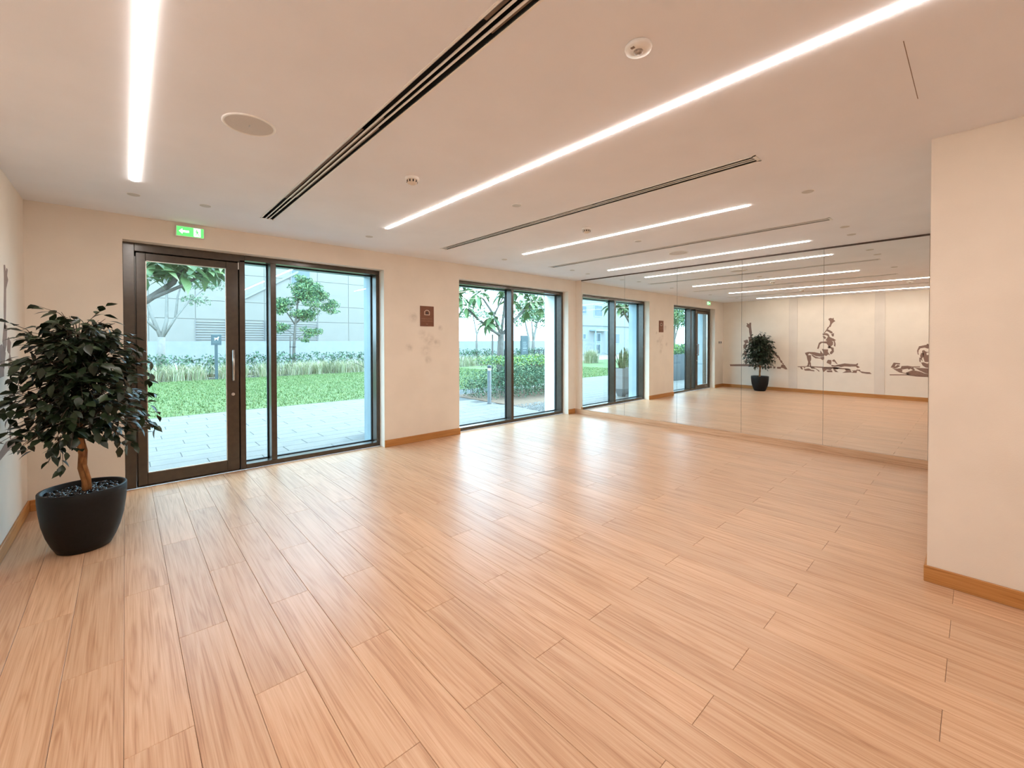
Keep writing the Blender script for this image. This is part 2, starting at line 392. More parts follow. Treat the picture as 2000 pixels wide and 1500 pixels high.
# sidelight and wide pane beside the door
w1 = tag(thing('window_1', '', '', (1.04, WF, 0)), 'floor-length bronze framed window beside the glass door', 'window', kind='structure'); O1 = (1.04, WF, 0)
def framed(mb, name, parent, O): return loc(mb, O).build(name, BRONZE, parent)
framed(MB().bbox((1.04, WF, TOP-FZ), (D1, FD, TOP)), 'head', w1, O1)
framed(MB().bbox((1.04, WF, 0), (D1, FD, FZ)), 'sill', w1, O1)
framed(MB().bbox((1.306, WF, FZ), (1.367, FD, TOP-FZ)), 'mullion', w1, O1)
framed(MB().bbox((2.641, WF, FZ), (D1, FD, TOP-FZ)), 'jamb', w1, O1)
def lpane(parent, O, x0, x1):
    p = loc(MB().box((x0, GY, FZ), (x1, GY+.012, TOP-FZ)), O).build('pane', GLASS, parent)
    g = MB(); t = .012; z0, z1 = FZ, TOP-FZ
    g.box((x0, GY-.01, z0), (x0+t, GY+.02, z1)).box((x1-t, GY-.01, z0), (x1, GY+.02, z1)).box((x0, GY-.01, z1-t), (x1, GY+.02, z1)).box((x0, GY-.01, z0), (x1, GY+.02, z0+t))
    loc(g, O).build('gasket', BLACKG, p)
lpane(w1, O1, 1.04, 1.306); lpane(w1, O1, 1.367, 2.641)
# far window
w2 = tag(thing('window_2', '', '', (W0, WF, 0)), 'two-pane bronze framed window next to the mirror corner', 'window', kind='structure'); O2 = (W0, WF, 0)
framed(MB().bbox((W0, WF, TOP-FZ), (W1, FD, TOP)), 'head', w2, O2)
framed(MB().bbox((W0, WF, 0), (W1, FD, FZ)), 'sill', w2, O2)
framed(MB().bbox((5.235, WF, FZ), (5.295, FD, TOP-FZ)), 'mullion', w2, O2)
framed(MB().bbox((W0, WF, FZ), (W0+.05, FD, TOP-FZ)), 'jamb', w2, O2)
framed(MB().bbox((W1-.05, WF, FZ), (W1, FD, TOP-FZ)), 'jamb', w2, O2)
lpane(w2, O2, W0+.05, 5.235); lpane(w2, O2, 5.295, W1-.05)

# ---- mirror panels
seams = [5.470, 4.450, 3.430, 2.412, 1.392, .384]
MLAB = ['frameless mirror panel nearest the window wall', 'second frameless mirror panel from the window wall', 'third frameless mirror panel from the window wall',
        'fourth frameless mirror panel from the window wall', 'frameless mirror panel beside the projecting beige wall']
EDGE = mat('mirror_edge', lin(60, 78, 72), .3)
for i in range(5):
    a, b = seams[i+1]+.0012, seams[i]-.0012
    o = thing('wall_mirror', MLAB[i], 'mirror', (XM+.008, (a+b)/2, BH), 'mirror panels along the right wall')
    h2 = (b-a)/2
    MB().box((-.0065, -h2, 0), (0, h2, H-.022-BH)).build('backing', EDGE, o)
    rawmesh_o = link('mirror_face', rawmesh('mirror_face', [(-.008, -h2+.0006, .001), (-.008, h2-.0006, .001), (-.008, h2-.0006, H-.0225-BH), (-.008, -h2+.0006, H-.0225-BH),
             (-.0066, -h2+.0006, .001), (-.0066, h2-.0006, .001), (-.0066, h2-.0006, H-.0225-BH), (-.0066, -h2+.0006, H-.0225-BH)],
             [(0, 3, 2, 1), (4, 5, 6, 7), (0, 1, 5, 4), (1, 2, 6, 5), (2, 3, 7, 6), (3, 0, 4, 7)], MIRROR), o)
tag(MB().box((XM-.006, .384, H-.0215), (XM+.008, 5.47, H-.001)).build('mirror_rail', noisy('dark_brown_rail', lin(70, 54, 46), lin(80, 62, 52), 20, .5)), 'thin dark rail between mirror tops and ceiling', 'rail')

# ---- ceiling lamps
LLAB = ['glowing line lamp in the ceiling above the glass door', 'long glowing line lamp running to the top right of view',
        'shorter glowing line lamp third from the left wall', 'shorter glowing line lamp nearest the mirrors']
for i, (x, a, b) in enumerate(LAMPS):
    o = thing('line_lamp', LLAB[i], 'lamp', (x, (a+b)/2, H), 'recessed line lamps in the ceiling'); h2 = (b-a)/2
    MB().box((-LW, -h2, .0), (-LW+.0015, h2, .05)).box((LW-.0015, -h2, 0), (LW, h2, .05)).box((-LW, -h2, .05), (LW, h2, .052)).box((-LW, -h2, 0), (LW, -h2+.002, .05)).box((-LW, h2-.002, 0), (LW, h2, .05)).build('channel', WHITEM, o)
    c = LW-.002
    prof = [(-c, .002), (-c, -.003), (-c*.6, -.0065), (0, -.0075), (c*.6, -.0065), (c, -.003), (c, .002)]
    MB().prism(prof, 'Y', -h2+.003, h2-.003).build('diffuser', LAMPM, o)

# ---- slot diffusers
VLAB = ['white three-slot air diffuser between the first two line lamps', 'white three-slot air diffuser in the middle of the ceiling', 'white three-slot air diffuser nearest the mirrors']
for i, (x, a, b) in enumerate(VENTS):
    o = thing('slot_diffuser', VLAB[i], 'air vent', (x, (a+b)/2, H), 'linear slot diffusers in the ceiling'); h2 = (b-a)/2
    fl_ = .014
    fr = MB()
    for s in (-1, 1):
        x0, x1 = sorted((s*VW, s*(VW-fl_))); fr.box((x0, -h2, -.003), (x1, h2, -.0004))
        x0, x1 = sorted((s*(VW-fl_), s*(VW-fl_+.002))); fr.box((x0, -h2, -.003), (x1, h2, .002))
        y0, y1 = sorted((s*h2, s*(h2-.022))); fr.box((-VW, y0, -.003), (VW, y1, -.0004))
    fr.build('frame', WHITEM, o)
    iw = VW-fl_; sw = 2*iw/3
    for k in (-1, 1):
        MB().box((k*sw/2-.0048, -h2+.02, -.003), (k*sw/2+.0048, h2-.02, .002)).build('bar', WHITEM, o)
    MB().box((-iw, -h2+.01, .069), (iw, h2-.01, .071)).box((-iw-.001, -h2+.01, .0), (-iw+.0005, h2-.01, .07)).box((iw-.0005, -h2+.01, .0), (iw+.001, h2-.01, .07)).build('plenum', DARK, o)
    yo = (a+b)/2
    bl = [((-1, 4.08, 2.45), (0, 4.05, 2.25), (1, 4.00, 2.38), (-1, 1.30, -.2), (1, 1.34, -.4)), ((-1, 3.2, 2.4), (0, 3.2, 2.4), (1, 3.2, 2.4)), ((0, 4.2, 3.4), (1, 3.6, 3.2), (-1, 2.9, 2.0))][i]
    for k, y1, y0 in bl:
        MB().box((k*sw-sw/2+.0055, y0-yo, .010), (k*sw+sw/2-.0055, y1-yo, .013)).build('baffle', TAUPE, o)

# ---- small ceiling fittings
def cap(x, y, label, r=.042):
    o = thing('ceiling_disc', label, 'ceiling disc', (x, y, H), 'small round caps in the ceiling')
    MB().lathe([(r, 0), (r, -.003), (r-.003, -.005), (.0, -.005)], 28, cap0=False, cap1=False).build('cover', GREYP, o)
    MB().lathe([(r+.006, 0), (r+.006, -.0015), (r+.001, -.002)], 28, cap0=False, cap1=False).build('rim', WHITEM, o)
for x, y, l in ((.066, 4.807, 'flat round cap at the window end of the lamp above the door'), (.555, 4.767, 'flat round cap in the ceiling just above the exit sign'),
                (2.149, 4.867, 'flat round cap at the window end of the longest lamp'), (4.279, 4.867, 'flat round cap at the window end of the third lamp'),
                (5.818, 4.807, 'flat round cap near the window, left of the mirror corner pair'), (6.341, 4.874, 'flat round cap closest to the corner of window and mirror'),
                (2.654, 2.848, 'flat round cap between the longest lamp and middle diffuser'), (4.723, 2.857, 'flat round cap between third lamp and last diffuser'),
                (4.203, .962, 'flat round cap at the near end of the third lamp'), (5.803, .987, 'flat round cap near the mirrors at the near end of last diffuser'),
                (6.28, 1.006, 'flat round cap at the near end of the lamp by mirrors')):
    cap(x, y, l)
def mesh_speaker(x, y, label):
    o = thing('ceiling_speaker', label, 'speaker', (x, y, H), 'round ceiling speakers'); r = .133
    MB().lathe([(r, 0), (r, -.004), (r-.004, -.007), (r-.012, -.007), (r-.013, -.003)], 48, cap0=False, cap1=False).build('rim', WHITEM, o, True)
    MB().lathe([(r-.0125, -.003), (r-.02, -.0045), (0.0, -.006)], 48, cap0=False, cap1=False).build('grille', noisy('speaker_mesh', lin(206, 196, 190), lin(226, 216, 210), 700, .5, .4, 900), o, True)
    MB().box((-.004, -.011, -.0075), (.004, .011, -.0055)).build('badge', STEEL, o)
mesh_speaker(.538, 2.819, 'large round ceiling speaker left of the first air diffuser')
mesh_speaker(5.779, 2.856, 'round ceiling speaker near the mirrors')
def detector(x, y, label):
    o = thing('smoke_detector', label, 'smoke detector', (x, y, H), 'smoke detectors')
    MB().lathe([(.05, 0), (.052, -.008), (.05, -.018), (.044, -.020)], 32, cap0=False).build('base', WHITEM, o, True)
    MB().lathe([(.040, -.018), (.041, -.034), (.034, -.046), (.02, -.052), (.0, -.053)], 32, cap0=False, cap1=False).build('chamber', noisy('detector_cream', lin(206, 192, 176), lin(214, 200, 184), 10, .45), o, True)
    for k in range(10):
        a = 2*math.pi*k/10; c, s_ = math.cos(a), math.sin(a)
        f = MB().box((.034, -.005, -.040), (.0415, .005, -.024)); f.v = [(p[0]*c-p[1]*s_, p[0]*s_+p[1]*c, p[2]) for p in f.v]; f.build('slot', DARK, o)
detector(1.62, 2.898, 'smoke detector between the first diffuser and the longest lamp')
detector(3.768, 2.911, 'smoke detector between middle diffuser and third lamp')
o = thing('motion_sensor', 'white disc motion sensor with a small lens above the room', 'sensor', (1.608, .973, H))
MB().lathe([(.054, 0), (.056, -.006), (.052, -.018), (.03, -.021), (.0, -.021)], 40, cap0=False, cap1=False).build('body', WHITEM, o, True)
MB().lathe([(.020, -.019), (.019, -.026), (.010, -.032), (0, -.033)], 24, cap0=False, cap1=False).build('lens', noisy('sensor_lens', lin(120, 106, 96), lin(190, 176, 166), 120, .3), o, True)
MB().box((-.042, -.004, -.0212), (-.030, .012, -.0185)).build('indicator', TAUPE, o)

# ---- exit sign
EX0, EX1, EZ0, EZ1 = .398, .640, 2.592, 2.703
GREEN = mat('exit_green', lin(70, 190, 90), .4, emit=lin(95, 225, 110), estr=1.0)
WHL = mat('exit_white', lin(240, 255, 245), .4, emit=(1, 1, 1, 1), estr=1.1)
o = thing('exit_sign', 'lit green exit sign with white arrow and running figure above the door', 'sign', ((EX0+EX1)/2, W-.001, EZ0))
hw, hh = (EX1-EX0)/2, EZ1-EZ0
MB().bbox((-hw, -.028, 0), (hw, 0, hh), .004).build('casing', WHITEM, o)
fc = MB().box((-hw+.008, -.0295, .008), (hw-.008, -.0279, hh-.008)).build('face', GREEN, o)
cz = hh/2
MB().prism([(-hw+.025, cz), (-hw+.055, cz+.028), (-hw+.055, cz+.011), (-hw+.110, cz+.011), (-hw+.110, cz-.011), (-hw+.055, cz-.011), (-hw+.055, cz-.028)], 'Y', -.0306, -.0294).build('arrow', WHL, fc)
MB().box((.028, -.0303, .014), (.088, -.0294, hh-.010)).build('doorway', WHL, fc)
mn = MB()
ph = [(0.054+.0065*math.cos(a), .082+.0065*math.sin(a)) for a in [2*math.pi*k/10 for k in range(10)]]
mn.prism(ph, 'Y', -.0312, -.0302)
for pl in ([(.048, .074), (.064, .072), (.066, .050), (.053, .048)], [(.050, .072), (.036, .062), (.038, .057), (.052, .064)], [(.062, .071), (.077, .060), (.075, .056), (.062, .063)],
           [(.053, .050), (.060, .050), (.050, .032), (.036, .030), (.036, .034), (.047, .037)], [(.058, .050), (.066, .050), (.074, .034), (.084, .022), (.079, .019), (.068, .032)]):
    mn.prism(pl, 'Y', -.0312, -.0302)
mn.build('running_figure', GREEN, fc)

# ---- brown notice on the pier
SX0, SX1, SZ0, SZ1 = 3.262, 3.498, 1.722, 2.026
o = thing('notice_board', 'small brown notice with a white square emblem on the pier', 'sign', ((SX0+SX1)/2, W-.0005, SZ0))
hw, hh = (SX1-SX0)/2, SZ1-SZ0
BRN = noisy('notice_brown', lin(112, 62, 34), lin(120, 68, 38), 30, .45); CRM = mat('notice_cream', lin(226, 205, 184), .5); TAN = mat('notice_tan', lin(176, 138, 108), .5)
pl = MB().bbox((-hw, -.006, 0), (hw, 0, hh), .0015).build('plate', BRN, o)
em = MB(); ez = .205; s_ = .043; tk = .0085
outer = [(-s_, ez-s_*.75), (s_*.95, ez-s_*.75), (s_*.95, ez+s_*.35), (s_*.35, ez+s_*.85), (-s_*.35, ez+s_*.85), (-s_, ez+s_*.4)]
for i in range(len(outer)):
    p, q = Vector(outer[i]), Vector(outer[(i+1) % len(outer)]); d = (q-p).normalized(); nn = Vector((-d.y, d.x))*tk/2
    em.prism([p-nn-d*tk*.4, q-nn+d*tk*.4, q+nn+d*tk*.4, p+nn-d*tk*.4], 'Y', -.0068, -.0058)
em.build('emblem', CRM, pl)
MB().prism([(-.018, ez-.022), (.012, ez-.022), (.020, ez-.004), (-.002, ez+.016), (-.018, ez+.006)], 'Y', -.0068, -.0058).build('emblem_mark', mat('notice_dark', lin(52, 30, 20), .5), pl)
# two lines of small print and a short rule
for z, x0, x1, hgt, m in ((.112, -.095, .095, .015, TAN), (.080, -.098, .100, .010, TAN), (.034, -.014, .014, .005, CRM)):
    tx = MB(); x = x0; rr = random.Random(int(z*1000))
    while x < x1-.004:
        wl = rr.uniform(.004, .008)
        kind = rr.randrange(3)
        tx.box((x, -.0066, z-hgt/2), (x+.0016, -.0058, z+hgt/2))
        if kind != 0: tx.box((x, -.0066, z+hgt/2-.0018), (x+wl, -.0058, z+hgt/2))
        if kind != 1: tx.box((x, -.0066, z-hgt/2), (x+wl, -.0058, z-hgt/2+.0018))
        x += wl+.0022+(.004 if rr.random() < .16 else 0)
    tx.build('print_line', m, pl)
MB().box((-.1, -.0066, .0945), (.1, -.0058, .0958)).build('rule', mat('rule_dark', lin(60, 34, 22), .5), pl)

# ---- wall switches hidden behind the plant, seen in the mirror
for x, l in ((-.33, 'small black wall switch nearer the door frame'), (-.47, 'small black wall switch nearer the room corner')):
    o = thing('wall_switch', l, 'switch', (x, W-.0005, 1.40), 'black switches left of the door')
    MB().bbox((-.043, -.009, 0), (.043, 0, .086), .003).build('plate', GREYP, o)
    MB().bbox((-.026, -.013, .016), (.026, -.0085, .070), .002).build('rocker', BLACKP, o)

# ---- yoga silhouettes: flat vinyl cut-outs on the left wall (coordinates: along the wall Y, height Z)
VINYL = noisy('taupe_vinyl', lin(128, 98, 84), lin(138, 108, 94), 30, .55)
def ray(u, v):
    return fw+rt*((u-1000)/F_PX)-up*((v-CY_PX)/F_PX)
def decal(name, label, pieces, tf):
    mb = MB(); pts = []
    for pc in pieces:
        mx_, my_ = sum(p[0] for p in pc)/len(pc), sum(p[1] for p in pc)/len(pc)
        poly = [tf(mx_+(x-mx_)*1.10+(3 if x > mx_ else -3), my_+(y-my_)*1.10+(3 if y > my_ else -3)) for x, y in pc]
        mb.prism(poly, 'X', 0, .0012); pts += poly
    y0 = sum(p[0] for p in pts)/len(pts); z0 = min(p[1] for p in pts)
    mb.v = [(x, y-y0, z-z0) for x, y, z in mb.v]
    return tag(mb.build(name, VINYL, None, False, (XL, y0, z0)), label, 'wall decal', 'yoga silhouettes on the left wall')
XR = 2*XM-XL
def crop(x0, y0, s):
    def f(x, y):
        d = ray(x0+x/s, y0+y/s); t = XR/d.x
        return (d.y*t, 1.5+d.z*t)
    return f
def strip(a, b, w0, w1, seed, n=9):
    """ragged brush-like band from a to b"""
    r_ = random.Random(seed); a, b = Vector(a), Vector(b); d = (b-a); q = Vector((-d.y, d.x)).normalized(); out = []
    top = [a+d*(i/n)+q*(w0+(w1-w0)*i/n)*r_.uniform(.3, 1) for i in range(n+1)]
    bot = [a+d*(i/n)-q*(w0+(w1-w0)*i/n)*r_.uniform(.3, 1) for i in range(n, -1, -1)]
    return [tuple(p) for p in top+bot]
def blob(x, y, rx, ry, seed, n=9):
    r_ = random.Random(seed)
    return [(x+rx*r_.uniform(.6, 1.1)*math.cos(2*math.pi*k/n), y+ry*r_.uniform(.6, 1.1)*math.sin(2*math.pi*k/n)) for k in range(n)]
fig2 = [[(745,215),(775,205),(800,215),(820,200),(825,235),(850,260),(820,270),(790,300),(775,350),(740,355),(765,300),(765,260),(740,235)],
 [(715,370),(750,360),(722,402),(692,442),(665,472),(655,465),(690,420)],
 [(720,410),(760,430),(800,450),(800,478),(765,472),(735,447),(702,440)],
 [(785,500),(830,480),(825,530),(805,532)],
 [(630,490),(690,480),(720,490),(745,520),(720,532),(690,508),(640,508)],
 [(630,530),(660,535),(688,560),(660,578),(640,552)],
 [(690,602),(720,560),(740,530),(770,560),(820,580),(860,600),(820,616),(770,610),(720,616)],
 [(570,660),(600,640),(680,635),(760,620),(800,640),(800,690),(760,715),(740,748),(710,740),(720,700),(690,670),(620,660),(585,690),(575,730),(560,757),(540,750),(555,700)],
 [(830,625),(845,620),(860,670),(855,715),(835,705),(840,665)],
 [(745,720),(790,740),(820,750),(825,810),(790,850),(765,850),(765,815),(790,790),(780,762),(745,755)],
 [(620,770),(660,780),(720,780),(715,820),(755,875),(720,860),(690,885),(650,870),(640,820)],
 [(320,840),(380,825),(480,830),(570,850),(570,800),(610,850),(640,882),(600,900),(500,890),(450,866),(390,850),(360,884),(335,872)],
 [(430,880),(455,880),(500,908),(560,922),(640,905),(640,950),(610,962),(580,935),(500,932),(450,902)],
 [(335,890),(405,890),(410,960),(390,1010),(375,1050),(355,1045),(365,1000),(350,960)],
 [(330,1085),(355,1058),(375,1050),(372,1078)], [(388,1015),(405,1018),(410,1085),(396,1083)],
 [(715,985),(735,970),(780,975),(780,1020),(770,1050),(740,1030),(705,1015)],
 [(805,980),(840,960),(860,990),(895,1040),(870,1030),(845,1000),(820,1000)],
 [(790,1060),(850,1070),(905,1060),(910,1082),(850,1088),(800,1080)],
 [(910,1060),(970,1050),(1040,1035),(1130,1045),(1220,1050),(1255,1030),(1260,1055),(1240,1066),(1290,1095),(1250,1110),(1220,1082),(1120,1085),(1040,1080),(980,1092),(940,1082)],
 [(205,1090),(400,1084),(620,1095),(830,1100),(1000,1118),(1110,1140),(1000,1132),(830,1122),(640,1110),(400,1096),(230,1102)],
 [(215,1100),(245,1102),(262,1140),(235,1130)], [(280,1100),(310,1105),(290,1120)], [(400,1090),(470,1105),(560,1160),(550,1175),(490,1130),(430,1128)],
 [(290,1140),(360,1125),(400,1140),(380,1160),(310,1158)], [(395,1145),(465,1158),(470,1172),(400,1162)],
 [(625,1120),(720,1115),(790,1130),(760,1150),(700,1145),(660,1175),(640,1180)], [(700,1165),(790,1160),(800,1186),(720,1186)],
 [(820,1110),(930,1110),(900,1140),(860,1145),(910,1185),(860,1180),(835,1150)], [(1030,1125),(1115,1135),(1150,1190),(990,1196),(1060,1165)],
 [(1160,1165),(1250,1160),(1240,1200),(1160,1196),(1190,1180)], [(1250,1145),(1310,1152),(1312,1185),(1290,1165),(1250,1160)],
 [(1315,1175),(1400,1190),(1480,1195),(1512,1220),(1430,1216),(1350,1202)]]
decal('yoga_silhouette', 'brown silhouette of a kneeling figure with raised arm in the mirror centre', fig2, crop(1540, 600, 9.378))
half = [[(340,640),(385,575),(475,585),(470,605),(410,600),(395,640),(360,645)], [(400,640),(440,610),(480,628),(430,650),(400,662),(362,660)],
 [(500,665),(515,630),(600,625),(690,640),(600,662),(530,676)], [(390,680),(500,668),(525,700),(520,722),(600,740),(640,750),(600,752),(480,725)],
 [(600,735),(700,700),(800,720),(870,748),(960,762),(975,800),(760,790),(620,770)], [(330,763),(600,764),(620,772),(330,772)],
 [(740,660),(860,665),(975,672),(975,760),(900,738),(820,700)], [(690,635),(800,633),(800,642),(690,645)], [(610,665),(690,650),(720,690),(690,690),(660,670),(630,680)],
 [(770,370),(800,310),(920,285),(975,282),(975,335),(920,345),(880,330),(820,340),(795,365),(790,405),(800,430),(780,425)], [(915,285),(925,265),(940,268),(940,285)],
 [(850,385),(880,375),(910,400),(955,405),(915,420),(920,450),(975,440),(975,470),(945,500),(975,520),(930,550),(890,545),(870,480)], [(830,420),(860,420),(860,470),(840,500),(850,540),(825,510),(815,460)],
 [(800,490),(815,500),(815,560),(800,545)], [(835,575),(870,570),(920,590),(975,570),(975,655),(900,640),(860,615)]]
fig3 = half + [[(1950-x, y+ (x < 990)*4) for x, y in pc] for pc in half]
decal('yoga_silhouette', 'brown silhouette of a seated folded figure partly hidden by the projecting wall', fig3, crop(1700, 640, 8.336))
fig1 = [[(485,310),(502,296),(490,275),(508,270),(524,285),(533,262),(555,264),(553,310),(560,370),(565,400),(565,480),(540,480),(530,400),(525,340)],
 [(520,490),(570,485),(600,540),(560,580),(530,550)], [(560,590),(620,560),(700,570),(720,600),(650,620),(590,640)], blob(480,560,40,30,1), blob(460,640,26,44,2), blob(470,760,22,60,3), blob(480,880,16,46,4),
 strip((600,650),(800,640),26,30,5), strip((720,600),(880,660),22,34,6), blob(840,700,50,30,7), strip((860,690),(960,760),34,24,8), strip((950,760),(1020,830),22,16,9), strip((1020,840),(1080,930),15,10,10),
 [(1045,980),(1058,940),(1100,945),(1142,1005),(1110,1006),(1080,986)], strip((780,720),(760,860),26,18,11), blob(740,920,22,30,12),
 [(240,935),(560,930),(760,962),(760,980),(500,958),(250,955)], [(815,970),(890,965),(890,986),(820,990)], [(925,970),(950,970),(950,990),(925,995)], [(985,975),(1040,975),(1035,1000),(985,995)]]
decal('yoga_silhouette', 'grey-brown silhouette of a stretching figure behind the potted tree', fig1, crop(1400, 600, 8.331))

# ================================================================== POTTED FICUS
PX, PY = -.232, 4.39
POT = noisy('charcoal_pot', lin(12, 12, 13), lin(17, 17, 18), 40, .5, .05, 300, spec=.3)
BARK = noisy('ficus_bark', lin(120, 74, 36), lin(176, 120, 68), 22, .8, .6, 60, stretch=(1, 1, .5))
LEAFM = noisy('ficus_leaf', lin(24, 36, 20), lin(42, 56, 32), 12, .34, perobj=.35)
PEB = noisy('black_pebble', lin(18, 18, 20), lin(58, 58, 62), 22, .22)
ft = thing('potted_ficus', 'bushy dark green ficus tree in a black bowl planter', 'potted plant', (PX, PY, 0))
PR, PHT = .235, .44
outp = [(.0, 0), (.135, 0), (.146, .006), (.172, .06), (.197, .13), (.216, .21), (.228, .30), (.235, .38), (PR, PHT-.004), (PR-.003, PHT), (PR-.017, PHT), (PR-.020, PHT-.004), (PR-.026, PHT-.05), (0, PHT-.05)]
MB().lathe(outp, 56, cap0=False, cap1=False).build('bowl', POT, ft, True)
rp = random.Random(3); pb = MB()
for k in range(420):
    a, rr = rp.uniform(0, 6.283), (PR-.034)*math.sqrt(rp.random()); s1 = rp.uniform(.008, .016); zz = PHT-.044+rp.uniform(0, .02)
    A = Matrix.Rotation(rp.uniform(0, 6.28), 3, 'Z') @ Matrix.Rotation(rp.uniform(-.5, .5), 3, 'X')
    sx, sy, sz = s1*1.35, s1, s1*.62; v = []
    for z, q in ((-1, .3), (-.55, .85), (.1, 1), (.65, .75), (1, .25)):
        for j in range(7):
            an = 6.283*j/7; v.append(A @ Vector((sx*q*math.cos(an), sy*q*math.sin(an), sz*z))+Vector((rr*math.cos(a), rr*math.sin(a), zz)))
    pb.add(v, [(i*7+j, i*7+(j+1) % 7, i*7+7+(j+1) % 7, i*7+7+j) for i in range(4) for j in range(7)]+[tuple(range(6, -1, -1)), tuple(range(28, 35))])
stuff(pb.build('pebbles', PEB, ft, True))['label'] = 'glossy black pebbles'
trunk = [(.015, .01, PHT-.06), (.012, .0, .48), (-.012, .01, .58), (-.006, -.005, .68), (-.022, .01, .80), (-.012, .0, .95), (-.02, .0, 1.12), (-.005, .01, 1.32)]
tm = MB().tube(trunk, [.027, .024, .021, .020, .019, .017, .015, .009], 12)
tm.tube([(.03, .0, PHT-.06), (.026, -.012, .5), (.008, -.018, .6), (.012, .006, .70), (-.008, .014, .82)], [.015, .014, .013, .012, .009], 10)
tm.build('trunk', BARK, ft, True)
LR = .415
def crown_r(z):
    pts = [(.70, .20), (.80, .34), (.92, .40), (1.05, .415), (1.20, .40), (1.35, .36), (1.50, .28), (1.60, .20), (1.68, .10), (1.73, .03)]
    for (a, ra), (b, rb) in zip(pts, pts[1:]):
        if a <= z <= b: return ra+(rb-ra)*(z-a)/(b-a)
    return .05
# leaf mesh: pointed oval folded on the midrib, drooping tip; 12 triangles
def leaf_mesh(ln, wd, m, droop=.25, fold=.22, name='leaf'):
    v = []; st = [(0, 0), (.18, .55), (.42, 1), (.68, .72), (.88, .25), (1, 0)]
    for t, q in st:
        z = -droop*ln*t*t
        v += [(t*ln, 0, z), (t*ln, q*wd/2, z+fold*q*wd/2), (t*ln, -q*wd/2, z+fold*q*wd/2)]
    f = []
    for i in range(5):
        a, b = i*3, i*3+3
        f += [(a, b, b+1, a+1), (a, a+2, b+2, b)]
    return rawmesh(name, v, f, m, True)
LEAF = leaf_mesh(.080, .043, LEAFM)
rl = random.Random(11); twigs = MB(); leaves = []
def leaf_matrix(p, d, roll_):
    d = d.normalized(); side = d.cross(Vector((0, 0, 1)))
    side = Vector((1, 0, 0)) if side.length < .05 else side.normalized(); n = side.cross(d)
    Q = Matrix((d, side, n)).transposed() @ Matrix.Rotation(roll_, 3, 'X')
    return Matrix.Translation(p) @ Q.to_4x4()
NT = 235
for k in range(NT):
    z = .74+.93*((k+.5)/NT)**.85; az = k*2.39996
    rr = crown_r(z)*rl.uniform(.72, 1.06)
    tip = Vector((rr*math.cos(az), rr*math.sin(az), z+rl.uniform(-.05, .05)))
    root = Vector((-.015, 0, min(1.32, max(.84, .72+(z-.6)*.62))))
    mid = (root*.45+tip*.55)+Vector((0, 0, .09))
    if tip.x+PX < XL+.045: tip.x = XL+.045-PX
    twigs.tube([root, mid, tip], [.0045, .003, .0014], 5)
    for j in range(8):
        t = .26+.76*j/7; p = root*(1-t)**2+mid*2*t*(1-t)+tip*t*t
        outd = Vector((p.x, p.y, 0)).normalized() if p.xy.length > .02 else Vector((1, 0, 0))
        d = outd*rl.uniform(.25, .9)+Vector((rl.uniform(-.8, .8), rl.uniform(-.8, .8), rl.uniform(-.75, .25)))
        p = p+Vector((rl.uniform(-.03, .03), rl.uniform(-.03, .03), rl.uniform(-.03, .03)))
        leaves.append((p, d, rl.uniform(-.6, .6)))
# hanging sprigs below the crown and a spray on top
for base, end in (((-.12, -.08, .82), (-.09, -.16, .62)), ((.16, .05, .86), (.20, .06, .66)), ((.30, -.10, .95), (.40, -.16, .84)), ((.02, -.02, 1.62), (.13, -.04, 1.76)), ((-.04, .02, 1.62), (-.20, -.08, 1.74)), ((-.2, -.1, 1.5), (-.32, -.16, 1.62)), ((-.1, -.12, .85), (-.15, -.2, .70))):
    b_, e_ = Vector(base), Vector(end); twigs.tube([b_, (b_+e_)/2+Vector((.01, 0, .02)), e_], [.003, .002, .001], 5)
    for j in range(6):
        t = .25+.75*j/5; p = b_.lerp(e_, t); d = (e_-b_).normalized()*.6+Vector((rl.uniform(-.8, .8), rl.uniform(-.8, .8), rl.uniform(-.6, .2))); leaves.append((p, d, rl.uniform(-.6, .6)))
twigs.build('twigs', noisy('twig_brown', lin(52, 38, 26), lin(70, 52, 36), 20, .8), ft, True)
keep = []
for p, d, ro in leaves:
    tipx = p.x+PX+d.normalized().x*.075
    if tipx < XL+.012: d = Vector((abs(d.x), d.y, d.z))
    if p.x+PX < XL+.03: p = Vector((XL+.03-PX, p.y, p.z))
    keep.append((p, d, ro))
cdir = Vector((-PX, -PY, 0)).normalized()
keep.sort(key=lambda q: -(Vector((q[0].x, q[0].y, (q[0].z-1.1)*.7)).length + .5*q[0].dot(cdir)))
for p, d, ro in keep[:300]:
    o = link('leaf', LEAF, ft); o.matrix_local = leaf_matrix(p, d, ro) @ Matrix.Scale(rl.uniform(.8, 1.2), 4)
base_v = [v.co.copy() for v in LEAF.vertices]; base_f = [tuple(p.vertices) for p in LEAF.polygons]
rv, rf = [], []
for p, d, ro in keep[300:]:
    Mx = leaf_matrix(p, d, ro) @ Matrix.Scale(rl.uniform(.8, 1.2), 4); o0 = len(rv)
    rv += [Mx @ v for v in base_v]; rf += [tuple(i+o0 for i in q) for q in base_f]
stuff(link('inner_foliage', rawmesh('inner_foliage', rv, rf, LEAFM, True), ft))

